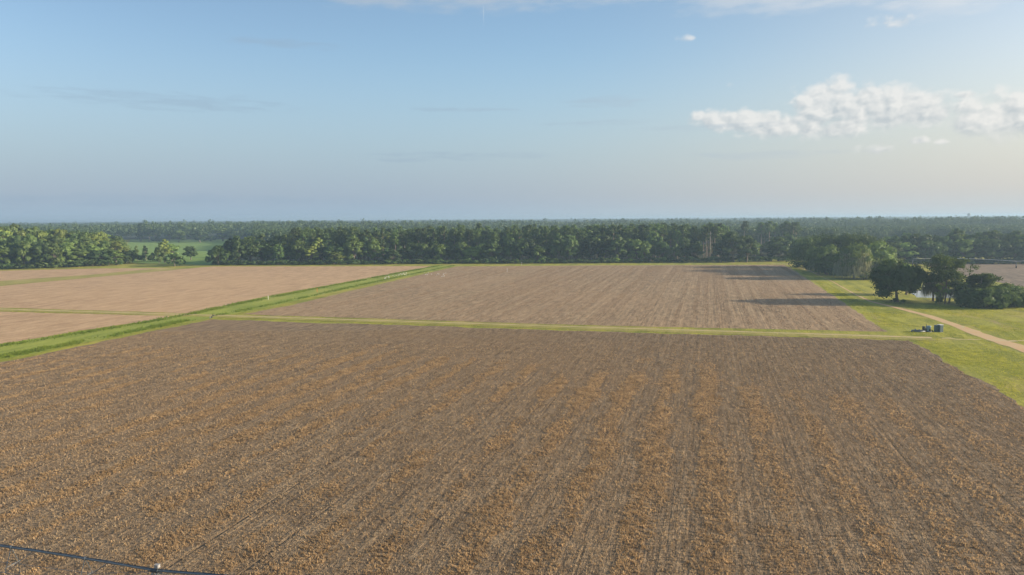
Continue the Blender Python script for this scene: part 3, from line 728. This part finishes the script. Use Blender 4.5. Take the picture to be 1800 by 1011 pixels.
# ------------------------------------------------------------------ dry weeds and stubble on the near field, tall grass in the ditch
def in_poly(x, y, poly):
    c = np.zeros(len(x), bool); n = len(poly)
    for i in range(n):
        (x0, y0), (x1, y1) = poly[i], poly[i - 1]
        c ^= ((y0 > y) != (y1 > y)) & (x < (x1 - x0) * (y - y0) / (y1 - y0 + 1e-12) + x0)
    return c
FRONT = [px(374, 562.5), px(1000, 582.5), px(1595, 599.5), px(1640, 624), px(1800, 718), (50, 10), (-190, 40), px(-160, 674), px(0, 639)]
def along(pts, n, g, spread):
    P = np.array(pts); L = np.r_[0, np.cumsum(np.hypot(*np.diff(P, axis=0).T))]; s = g.uniform(0, L[-1], n)
    return np.interp(s, L, P[:, 0]) + g.normal(size=n) * spread, np.interp(s, L, P[:, 1]) + g.normal(size=n) * spread
def tufts(x, y, hgt_, spread, blades, width, g, z=0.04):
    n = len(x); c = np.repeat(np.stack([x, y, np.full(n, z)], 1), blades, 0); N = n * blades
    th = g.uniform(0, 2 * math.pi, N); h = np.repeat(hgt_, blades) * g.uniform(.4, 1.15, N); s = np.repeat(spread, blades) * g.uniform(.15, 1.2, N)
    w = width * g.uniform(.5, 1.4, N); ph = th + g.uniform(-.9, .9, N) + math.pi / 2
    r0 = s * .35
    b = c + np.stack([np.cos(th) * r0, np.sin(th) * r0, np.zeros(N)], 1); t = c + np.stack([np.cos(th) * s, np.sin(th) * s, h], 1)
    o = np.stack([np.cos(ph) * w, np.sin(ph) * w, np.zeros(N)], 1)
    return np.stack([b - o, b + o, t + o * .55, t - o * .55], axis=1)
def stalk_mat(name, c0, c1, c2, trans=0.25):
    m, nt, out = new_mat(name); P, x, y, z = pos_xyz(nt)
    n = noise(nt, P, 0.55, 4.0, 0.7); n2 = noise(nt, P, 0.06, 3.0, 0.6)
    c = mix(nt, n.step(.25, .75), c0, c1); c = mix(nt, n2.step(.45, .7) * .6, c, c2)
    d = nt.nodes.new('ShaderNodeBsdfDiffuse'); t = nt.nodes.new('ShaderNodeBsdfTranslucent'); ms = nt.nodes.new('ShaderNodeMixShader'); ms.inputs[0].default_value = trans
    nt.links.new(c, d.inputs['Color']); nt.links.new(c, t.inputs['Color']); nt.links.new(d.outputs[0], ms.inputs[1]); nt.links.new(t.outputs[0], ms.inputs[2]); nt.links.new(ms.outputs[0], out.inputs['Surface'])
    return m
M_weed = stalk_mat('dry_weed', (0.34, 0.232, 0.118), (0.69, 0.50, 0.275), (0.48, 0.35, 0.205), 0.5)
M_straw = stalk_mat('straw_stubble', (0.165, 0.125, 0.08), (0.46, 0.355, 0.22), (0.32, 0.23, 0.125), 0.12)
M_straw2 = stalk_mat('grey_straw', (0.20, 0.15, 0.10), (0.50, 0.375, 0.25), (0.36, 0.255, 0.16), 0.15)
M_lawn = stalk_mat('lawn_blades', (0.24, 0.29, 0.045), (0.68, 0.63, 0.10), (0.22, 0.29, 0.05), .45)
M_tall = stalk_mat('tall_green_grass', (0.11, 0.175, 0.03), (0.25, 0.33, 0.055), (0.24, 0.29, 0.05), .42)
def scatter(n, ymin, ymax, g):
    y = np.sqrt(g.uniform(ymin ** 2, ymax ** 2, n)); a = g.uniform(-.86, .82, n); return a * y, y
def row_coords(x, y): return x * CR - y * SR, x * SR + y * CR
g = np.random.default_rng(31)
x, y = scatter(460000, 42, 152, g); a, b = row_coords(x, y)
wob = (fbm(a * .05, b * .02, 3) - .5) * 5
stripe = np.sin(2 * math.pi * (a + wob * .5) / PITCH_ROW + .8) * .5 + .5
patch = fbm(a * .5, b * .15, 11, 4); wide = fbm(a * .03, b * .018, 21)
edge = np.clip((132 - b + (fbm(a * .06, b * .05, 41) - .5) * 50 - np.clip(-a - 30, 0, 80) * .15) / 14, 0, 1)
right_bare = np.clip((48 - a) / 62, .25, 1)
prob = np.clip((stripe * .62 + patch * 1.2 + wide * .8 - 1.335 + .03 * np.clip(10 - a, 0, 40) / 40) * 3.2 + .06 + (vnoise(a * 1.3, b * .9, 5) - .5) * .8, 0, 1) * edge * right_bare + .05 * (b < 160)
keep = (g.uniform(0, 1, len(x)) < prob * 1.0) & in_poly(x, y, FRONT)
xs, ys = x[keep], y[keep]; k = len(xs)
me = mesh_quads('dry_weeds', tufts(xs, ys, g.uniform(.06, .21, k), g.uniform(.09, .27, k), 7, .022, g), M_weed)
o = link('dry_weeds', me); o['kind'] = 'stuff'
x, y = scatter(520000, 42, 172, g); keep = in_poly(x, y, FRONT); a, b = row_coords(x, y)
keep &= g.uniform(0, 1, len(x)) < .35 + .65 * (np.abs(((a / .92) % 1) - .5) < .22)
xs, ys = x[keep], y[keep]; k = len(xs)
me = mesh_quads('straw_stubble', tufts(xs, ys, g.uniform(.05, .21, k), g.uniform(.06, .20, k), 3, .022, g), M_straw)
o = link('straw_stubble', me); o['kind'] = 'stuff'
y = np.sqrt(g.uniform(158.0 ** 2, 400.0 ** 2, 620000)); a_ = g.uniform(-.47, .62, len(y)); x = a_ * y
MIDF = [px(432, 552), px(525, 535.5), px(645, 506.5), px(800, 470), px(1000, 468), px(1376, 466.5), px(1466, 524), px(1550, 582), px(1000, 570)]
keep = in_poly(x, y, MIDF); a, b = row_coords(x, y); keep &= g.uniform(0, 1, len(x)) < np.clip((vnoise(a * .62 + 50, b * .008 + 50, 301) - .35) * 2.2, .12, 1) * .62; xs, ys = x[keep], y[keep]; k = len(xs)
me = mesh_quads('straw_stubble', tufts(xs, ys, g.uniform(.06, .24, k), g.uniform(.05, .18, k), 2, .05, g), M_straw2)
o = link('straw_stubble', me); o['kind'] = 'stuff'
# short grass on the lawn beside the farm track
LAWN = [px(1390, 468), px(1500, 505), px(1562, 531), px(1700, 541), px(1830, 541), px(1900, 610), px(1900, 760), px(1800, 712), px(1640, 621), px(1602, 598), px(1640, 595), px(1562, 583), px(1474, 525)]
y = np.sqrt(g.uniform(85.0 ** 2, 400.0 ** 2, 900000)); x = g.uniform(.3, .84, len(y)) * y; keep = in_poly(x, y, LAWN)
tr_ = np.array([px(1465, 496), px(1502, 517), px(1530, 530), px(1575, 541), px(1630, 555), px(1690, 575), px(1735, 593), px(1790, 610), px(1880, 645)])
tx = np.interp(y, tr_[::-1, 1], tr_[::-1, 0]); keep &= np.abs(x - tx) > 3.2
a, b = row_coords(x, y); keep &= g.uniform(0, 1, len(x)) < np.clip(.1 + 2.6 * (fbm(x * .13, y * .13, 88, 4) - .36) + 1.6 * (fbm(a * .55, b * .03, 89, 3) - .5), .05, 1)
xv, yv = along(road, 26000, g, 1.7); rc = np.interp(xv, [p[0] for p in road], [p[1] for p in road]); kv = np.abs(yv - rc - .8) > .55
xs, ys = np.r_[x[keep], xv[kv]], np.r_[y[keep], yv[kv]]; k = len(xs)
me = mesh_quads('lawn_grass', tufts(xs, ys, g.uniform(.03, .14, k), g.uniform(.06, .18, k), 4, .03, g, 0.0), M_lawn)
o = link('lawn_grass', me); o['kind'] = 'stuff'
print('lawn', k)
lowc = [lerp(p, q, .16) for p, q in zip(low, upp)]; uppc = [lerp(p, q, .86) for p, q in zip(low, upp)]
xa, ya = along(lowc[:4], 5200, g, .95); xb, yb = along(uppc, 8200, g, .9); xc, yc = along(lowc[4:], 3200, g, .8)
x = np.r_[xa, xb, xc]; y = np.r_[ya, yb, yc]; keep = fbm(x * .22, y * .22, 77) + g.uniform(-.18, .18, len(x)) > .45; x, y = x[keep], y[keep]; k = len(x)
me = mesh_quads('tall_grass', tufts(x, y, g.uniform(.12, .6, k), g.uniform(.2, .5, k), 5, .05, g, .055), M_tall); o = link('tall_grass', me); o['kind'] = 'stuff'

# ------------------------------------------------------------------ hard materials
def metal_mat(name, c, rough=0.5, metal=0.6, var=0.25):
    m, nt, out = new_mat(name); P, *_ = pos_xyz(nt); n = noise(nt, P, 3.0, 4.0, .6)
    principled(nt, out, mix(nt, n, tuple(k * (1 - var) for k in c), tuple(min(1, k * (1 + var)) for k in c)), rough, metal, .4); return m
G_galv = metal_mat('galvanised_steel', (0.20, 0.23, 0.245), .45, .7)
G_dark = metal_mat('dark_steel', (0.06, 0.075, 0.085), .5, .5)
G_blue = metal_mat('blue_grey_paint', (0.22, 0.33, 0.42), .45, .2)
G_green = metal_mat('grey_green_cabinet', (0.10, 0.15, 0.16), .5, .2)
G_white = metal_mat('white_paint', (0.72, 0.72, 0.70), .5, 0, .08)
G_pale = metal_mat('pale_grey_plastic', (0.30, 0.30, 0.29), .6, 0, .12)
G_rubber = metal_mat('black_rubber', (0.02, 0.02, 0.02), .85, 0)
G_orange = metal_mat('orange_paint', (0.75, 0.22, 0.04), .6, 0, .1)
G_yellow = metal_mat('yellow_paint', (0.65, 0.45, 0.06), .6, 0, .1)
G_wood = bark_mat('weathered_pole', (0.26, 0.24, 0.22), (0.42, 0.40, 0.37))

# ------------------------------------------------------------------ centre-pivot sprinkler in the near left corner
def wheel_meshes(r=.72, w=.34):
    t = MB(); n = 28; prof = [(-w / 2, r * .82), (-w / 2 * .9, r * .97), (0, r), (w / 2 * .9, r * .97), (w / 2, r * .82), (w / 2, r * .58), (-w / 2, r * .58)]
    vs, fs = [], []
    for k in range(n):
        th = 2 * math.pi * k / n
        for i, (o_, rr) in enumerate(prof):
            lug = 1.035 if (k % 2 and 0 < i < 4) else 1.0
            vs.append((math.cos(th) * rr * lug, o_, math.sin(th) * rr * lug))
    m = len(prof)
    for k in range(n):
        for i in range(m): fs.append((k * m + i, k * m + (i + 1) % m, ((k + 1) % n) * m + (i + 1) % m, ((k + 1) % n) * m + i))
    t.add(vs, fs)
    h = MB(); h.tube([(0, -w * .3, 0), (0, w * .3, 0)], r * .56, 18); h.tube([(0, -w * .5, 0), (0, w * .5, 0)], r * .16, 12)
    return t.mesh('tyre', G_rubber, True), h.mesh('rim', G_galv)
ME_TYRE, ME_RIM = wheel_meshes()
def tower(root, T, u, n_, height):
    """A-frame drive tower: u = unit vector along the pipe, n_ = across it (travel direction)"""
    for s in (-1, 1):
        for d in (-.28, .28):
            mb = MB(); mb.tube([tuple(Vector(T) + u * d * .6 + Vector((0, 0, -.15))), tuple(Vector((T[0], T[1], .78)) + n_ * 1.95 * s + u * d * .5)], [.055, .05], 6)
            link('leg', mb.mesh('tower_leg', G_galv), root)
        w = empty('wheel', tuple(Vector((T[0], T[1], .76)) + n_ * 1.95 * s), math.atan2(n_.y, n_.x)); w.parent = root
        link('tyre', ME_TYRE, w); link('rim', ME_RIM, w)
    mb = MB(); mb.tube([tuple(Vector((T[0], T[1], .95)) + n_ * 2.0), tuple(Vector((T[0], T[1], .95)) - n_ * 2.0)], .085, 8)
    for z_ in (1.7, 2.6):
        k = (height - z_) / (height - .8) * 1.95
        mb.tube([tuple(Vector((T[0], T[1], z_)) + n_ * k), tuple(Vector((T[0], T[1], z_)) - n_ * k)], .035, 6)
    link('base_beam', mb.mesh('base_beam', G_galv), root)
T = (*px(272, 1003, 3.75), 3.75); Lq = (*px(0, 959.5, 4.45), 4.45); Rq = (*px(385, 1012, 3.95), 3.95)
root = empty('irrigation_boom', (0, 0, 0)); tag(root, 'long grey sprinkler boom on wheels crossing the near left corner of the field', 'irrigation boom')
uL = (Vector((Lq[0], Lq[1], 0)) - Vector((T[0], T[1], 0))); dL = uL.length; uL.normalize()
uR = (Vector((Rq[0], Rq[1], 0)) - Vector((T[0], T[1], 0))); dR = uR.length; uR.normalize()
def span(u, length, rise_at, rise, sgn):
    """bowed pipe from the tower outward; returns height function"""
    k = rise / (rise_at * (length - rise_at)) if rise_at < length else 0
    return lambda s: T[2] + k * s * (length - s)
SPL = 46.0
hL = span(uL, SPL, dL, Lq[2] - T[2], 1); hR = span(uR, SPL, dR, Rq[2] - T[2], 1)
across = Vector((-uL.y, uL.x, 0))
for u, hf in ((uL, hL), (uR, hR)):
    ln = 44.5
    P_ = lambda s: Vector((T[0], T[1], 0)) + u * s + Vector((0, 0, hf(s)))
    mb = MB(); mb.tube([tuple(P_(s)) for s in np.linspace(.1, ln, 40)], .085, 12)
    link('pipe', mb.mesh('pipe', G_galv, True), root)
    for s in [.22] + list(np.arange(5.6, ln, 6.2)):
        fl = MB(); fl.tube([tuple(P_(s - .06)), tuple(P_(s + .06))], .13, 12); link('flange', fl.mesh('flange', G_galv), root)
    cab = MB(); cab.tube([tuple(P_(s) + Vector((0, 0, .11 + .015 * math.sin(s * 2.1)))) + () for s in np.linspace(0, ln, 50)], .022, 6); link('power_cable', cab.mesh('power_cable', G_dark), root)
    # truss: V struts hang from the pipe to two rods below
    nodes = [s for s in np.arange(5.6, ln - 3, 6.2)]
    for side in (-1, 1):
        rod = MB(); pts = [tuple(P_(.3) + Vector((0, 0, -.12)))]
        for s in nodes: pts.append(tuple(P_(s) + across * .62 * side + Vector((0, 0, -1.25 - .012 * s * (ln - s) * .08))))
        pts.append(tuple(P_(ln - .3))); rod.tube(pts, .016, 6); link('truss_rod', rod.mesh('truss_rod', G_galv), root)
        for s, p in zip(nodes, pts[1:-1]):
            st = MB(); st.tube([tuple(P_(s)), p], .028, 6); st.tube([tuple(P_(s - 1.9)), p], .022, 6)
            link('strut', st.mesh('strut', G_galv), root)
    for s, p in zip(nodes, nodes):
        st = MB(); q0 = P_(s) + across * .62 + Vector((0, 0, -1.3)); q1 = P_(s) - across * .62 + Vector((0, 0, -1.3)); st.tube([tuple(q0), tuple(q1)], .022, 6); link('cross_strut', st.mesh('cross_strut', G_galv), root)
    for j, s in enumerate(np.arange(1.6, ln, 2.35)):
        hs = empty('sprinkler_drop', tuple(P_(s))); hs.parent = root
        a_ = MB(); a_.tube([(0, 0, .08), (0, 0, .26), (across.x * .12, across.y * .12, .3), (across.x * .2, across.y * .2, .2), (across.x * .2, across.y * .2, -1.55)], .012, 6); link('hose', a_.mesh('hose', G_dark), hs)
        n_ = MB(); n_.tube([(across.x * .2, across.y * .2, -1.55), (across.x * .2, across.y * .2, -1.66)], [.02, .05], 8); n_.tube([(across.x * .2, across.y * .2, -1.70), (across.x * .2, across.y * .2, -1.72)], [.06, .045], 10); link('nozzle', n_.mesh('nozzle', G_dark), hs)
tower(root, T, uL, across, T[2])
mb = MB(); mb.box(T[0] - uL.x * .22, T[1] - uL.y * .22, T[2] + .36, .34, .26, .22, math.atan2(uL.y, uL.x), .04); o = link('control_box', mb.mesh('control_box', G_pale), root)
mb = MB(); mb.tube([(T[0] - uL.x * .22, T[1] - uL.y * .22, T[2] - .1), (T[0] - uL.x * .22, T[1] - uL.y * .22, T[2] + .22)], .05, 8); mb.tube([(T[0] + uL.x * .25, T[1] + uL.y * .25, T[2]), (T[0] - uL.x * .25, T[1] - uL.y * .25, T[2])], .15, 12)
link('swivel_joint', mb.mesh('swivel_joint', G_dark), root)

# ---- second sprinkler boom far off on the right field
root = empty('irrigation_boom', (0, 0, 0)); tag(root, 'thin far sprinkler boom on wheels along the back of the far right field', 'irrigation boom')
tw = [(*px(1786, 471.5), 3.7), (*px(1604, 466.5), 3.7), (*px(1960, 474), 3.7)]
for i, (x0, y0, z0) in enumerate(tw):
    nb_ = [tw[0], tw[0]][0]; d = (Vector(tw[1]) - Vector(tw[0])); d.z = 0; d.normalize(); nn = Vector((-d.y, d.x, 0))
    T2 = (x0, y0, z0); tower(root, T2, d, nn, z0)
for A_, B_ in ((tw[0], tw[1]), (tw[0], tw[2])):
    mb = MB(); rd = MB(); A_, B_ = Vector(A_), Vector(B_); pts = []; low_ = []
    for t in np.linspace(0, 1, 26):
        p = A_.lerp(B_, t); pts.append(tuple(p + Vector((0, 0, .8 * 4 * t * (1 - t))))); low_.append(tuple(p + Vector((0, 0, .8 * 4 * t * (1 - t) - (1.2 if 0 < t < 1 else 0)))))
    mb.tube(pts, .10, 8); link('pipe', mb.mesh('far_pipe', G_white, True), root); rd.tube(low_, .03, 5); link('truss_rod', rd.mesh('far_rod', G_galv), root)
    for p, q in list(zip(pts, low_))[1:-1:3]:
        st = MB(); st.tube([p, q], .035, 5); link('strut', st.mesh('far_strut', G_galv), root)

# ------------------------------------------------------------------ pump set and cabinets on the grass
X, Y = px(1627, 583.5)
pump = empty('irrigation_pump', (X, Y, 0)); tag(pump, 'blue grey irrigation pump with pipes lying left of it on the grass', 'pump')
mb = MB(); mb.tube([(-3.2, .3, .35), (-1.0, .1, .35), (-.2, .1, .35)], .16, 12); mb.tube([(-3.2, .3, .35), (-3.2, .3, .05)], .16, 12); mb.tube([(-2.3, .3, .2), (-2.3, .3, .75)], .12, 10)
mb.tube([(-2.9, -.5, .22), (-.3, -.45, .22)], .13, 10)
for xx in (-2.6, -1.4): mb.tube([(xx - .05, .25, .35), (xx + .05, .25, .35)], .25, 14)
link('discharge_pipe', mb.mesh('discharge_pipe', G_galv, True), pump)
mb = MB(); mb.box(.55, 0, .8, .85, .9, 1.1, .1, .12); mb.box(.55, 0, 1.42, .6, .65, .14, .1, .06); link('engine', mb.mesh('engine', G_blue), pump)
mb = MB()
for i in range(7): mb.box(.985, 0, .42 + i * .12, .03, .7, .05, .1)
link('radiator_grille', mb.mesh('radiator_grille', G_dark), pump)
mb = MB(); mb.tube([(.2, .1, 1.3), (.2, .1, 1.75), (.05, .1, 1.85)], .05, 8); link('exhaust', mb.mesh('exhaust', G_dark), pump)
mb = MB(); mb.tube([(-.2, -.35, .55), (-.2, .35, .55)], .36, 16); mb.box(-.55, 0, 1.0, .45, .5, .75, 0, .08); link('gearbox', mb.mesh('gearbox', G_dark), pump)
mb = MB(); mb.box(.2, 0, .12, 2.0, .8, .14); mb.box(.2, -.42, .2, 2.0, .06, .1); link('skid', mb.mesh('skid', G_dark), pump)
mb = MB(); mb.tube([(1.0, .0, .33), (1.0, .0, .33)], .3, 8)
X, Y = px(1634, 584)
wh = empty('well_head', (X, Y, 0)); tag(wh, 'pale upright well pump motor between the pump set and the cabinets', 'well pump')
mb = MB(); mb.box(0, 0, .1, .8, .8, .2, .2, .05); link('base', mb.mesh('well_base', G_galv), wh)
mb = MB(); mb.tube([(0, 0, .2), (0, 0, .7), (0, 0, .75)], [.22, .2, .26], 14); mb.tube([(0, 0, .5), (.6, 0, .5), (.75, 0, .3), (.75, 0, .02)], .12, 10); link('discharge_head', mb.mesh('discharge_head', G_dark, True), wh)
mb = MB(); mb.tube([(0, 0, .75), (0, 0, 1.45), (0, 0, 1.55), (0, 0, 1.62)], [.27, .27, .22, .05], 16); link('motor', mb.mesh('well_motor', G_blue, True), wh)
for (xx, yy, w, d, h_, lab, nm) in [(1646, 583.2, .85, .8, 1.5, 'dark narrow utility cabinet left of its taller pale-topped neighbour', 'utility_cabinet'), (1652.5, 583.6, .9, .9, 1.68, 'grey green utility cabinet with a pale top on the grass', 'utility_cabinet')]:
    X, Y = px(xx, yy); e = empty(nm, (X, Y, 0), .18); tag(e, lab, 'cabinet')
    mb = MB(); mb.box(0, 0, h_ / 2 + .06, w, d, h_, 0, .04); link('body', mb.mesh('cabinet_body', G_green), e)
    mb = MB(); mb.box(0, 0, h_ + .10, w * 1.1, d * 1.1, .08, 0, .04); link('top', mb.mesh('cabinet_top', G_white if 'pale top' in lab else G_galv), e)
    for s in (-1, 1):
        mb = MB(); mb.box(s * w * .235, -d / 2 - .02, h_ / 2 + .1, w * .44, .036, h_ * .86, 0); dr = link('door', mb.mesh('cabinet_door', G_green), e)
        mb = MB(); mb.box(s * w * .06, -d / 2 - .055, h_ * .52, .03, .035, .22); link('handle', mb.mesh('cabinet_handle', G_galv), dr)
    mb = MB(); mb.box(0, 0, .03, w * 1.15, d * 1.15, .06); link('base', mb.mesh('cabinet_base', G_galv), e)

# ------------------------------------------------------------------ poles, markers, tower
for i, (x, dz, lab) in enumerate([(1244.5, 0, 'left one of the two tall pale poles before the forest'), (1247.8, 1.2, 'right one of the two tall pale poles before the forest, a little taller')]):
    yb = 455.5; X, Y = px(x, yb); h_ = hgt(x, yb, 409) + dz
    e = empty('utility_pole', (X, Y, 0)); tag(e, lab, 'utility pole')
    mb = MB(); mb.tube([(0, 0, 0), (0, 0, h_ * .5), (0, 0, h_)], [.26, .22, .17], 10); link('shaft', mb.mesh('pole_shaft', G_wood, True), e)
    mb = MB(); mb.box(.6, 0, h_ - .8, 2.6, .12, .14)
    for s in (-.6, .6, 1.7): mb.tube([(s, 0, h_ - .72), (s, 0, h_ - .5)], [.05, .07], 8)
    link('crossarm', mb.mesh('crossarm', G_wood), e)
def stake(x, yb, h_, mat, lab, name='marker_stake'):
    X, Y = px(x, yb); e = empty(name, (X, Y, 0)); tag(e, lab, 'marker')
    mb = MB(); mb.tube([(0, 0, 0), (0, 0, h_)], .07, 8); link('post', mb.mesh('stake_post', mat), e)
    mb = MB(); mb.box(.0, 0, h_ + .12, .2, .1, .3, 0, .02); link('head', mb.mesh('stake_head', mat), e)
stake(557.5, 513.5, 1.3, G_orange, 'orange marker stake in the grass strip')
stake(471.5, 527, 1.2, G_white, 'white marker stake in the grass strip')
stake(891.5, 478.5, 1.8, G_white, 'thin pale stake standing in the far field')
stake(917, 467, 2.0, G_white, 'thin pale stake before the middle of the forest edge')
X, Y = px(372.5, 559.5); e = empty('irrigation_riser', (X, Y, 0)); tag(e, 'small white and black valve riser where the grass strip crosses the track', 'valve')
mb = MB(); mb.tube([(0, 0, 0), (0, 0, .55), (.2, 0, .75), (.7, 0, .75)], .14, 10); link('pipe', mb.mesh('riser_pipe', G_dark, True), e)
mb = MB(); mb.box(-.4, 0, .24, .5, .4, .4, .2, .08); link('cover', mb.mesh('riser_cover', G_pale), e)
# white birds feeding on the strip
def bird_meshes():
    b = MB(); n = 10
    for prof in ([(-.24, .0, .30), (-.16, .06, .31), (0, .10, .33), (.12, .085, .36), (.2, .04, .42), (.22, .03, .52), (.26, .034, .58), (.30, .03, .585)],):
        b.tube([(p[0], 0, p[2]) for p in prof], [max(p[1], .012) for p in prof], n)
    l = MB(); l.tube([(0, .03, 0), (0, .03, .28)], .008, 5); l2 = MB(); l2.tube([(.04, -.03, 0), (.02, -.03, .28)], .008, 5)
    k = MB(); k.tube([(.30, 0, .585), (.40, 0, .575)], [.016, .003], 6)
    return b.mesh('body', G_white, True), l.mesh('leg', G_dark), l2.mesh('leg', G_dark), k.mesh('beak', G_yellow)
BIRD = bird_meshes()
spots = [(R(676, 716), None) for _ in range(26)] + [(R(740, 785), R(480, 488)) for _ in range(13)]
for x, yb in spots:
    if yb is None:
        yb = np.interp(x, [640, 803], [496, 467.5]) + R(-2.0, 2.5)
        lab, grp = 'small white bird feeding on the far end of the grass strip', 'white birds on the grass strip'
    else: lab, grp = 'small white bird on the bare soil right of the grass strip', 'white birds on the far field'
    X, Y = px(x, yb); e = empty('white_bird', (X, Y, .05), R(0, 6.28)); e.scale = (1.35,) * 3; tag(e, lab, 'bird', grp)
    for nm, me in zip(('body', 'leg', 'leg', 'beak'), BIRD): link(nm, me, e)
# water tower on the skyline
X, Y = (ray(1703, 380)[0] / ray(1703, 380)[1] * 2300, 2300.0)
e = empty('water_tower', (X, Y, 0)); tag(e, 'tiny hazy water tower above the horizon on the right', 'water tower')
mb = MB(); prof = [(0, 27.5), (1.6, 28), (4.2, 30.5), (5.0, 33.2), (4.3, 35.8), (2.2, 37.2), (0.05, 37.6)]
mb.tube([(0, 0, z) for r, z in prof], [max(r, .05) for r, z in prof], 24); link('tank', mb.mesh('tank', G_galv, True), e)
for k in range(6):
    th = k * math.pi / 3; mb = MB(); mb.tube([(math.cos(th) * 6, math.sin(th) * 6, 0), (math.cos(th) * 4.7, math.sin(th) * 4.7, 31)], .28, 8); link('leg', mb.mesh('tower_leg', G_galv), e)
mb = MB(); mb.tube([(0, 0, 0), (0, 0, 28)], .7, 10); link('riser_pipe', mb.mesh('tower_riser', G_galv), e)

# ------------------------------------------------------------------ haze: one closed box of thin even air
def haze():
    bx = MB(); x0, x1, y0, y1, z0, z1 = -9100, 9100, -150, 9400, -1.0, 40.0
    bx.box((x0 + x1) / 2, (y0 + y1) / 2, (z0 + z1) / 2, x1 - x0, y1 - y0, z1 - z0)
    m, nt, out = new_mat('morning_haze')
    v = nt.nodes.new('ShaderNodeVolumePrincipled'); v.inputs['Color'].default_value = (*HAZE_COL, 1); v.inputs['Density'].default_value = HAZE_D
    v.inputs['Anisotropy'].default_value = HAZE_G
    nt.links.new(v.outputs[0], out.inputs['Volume'])
    o = link('haze', bx.mesh('haze', m)); o['kind'] = 'stuff'; o.display_type = 'WIRE'
HAZE_COL = (0.45, 0.655, 0.84); HAZE_D = 3.0e-4; HAZE_G = 0.2
haze()
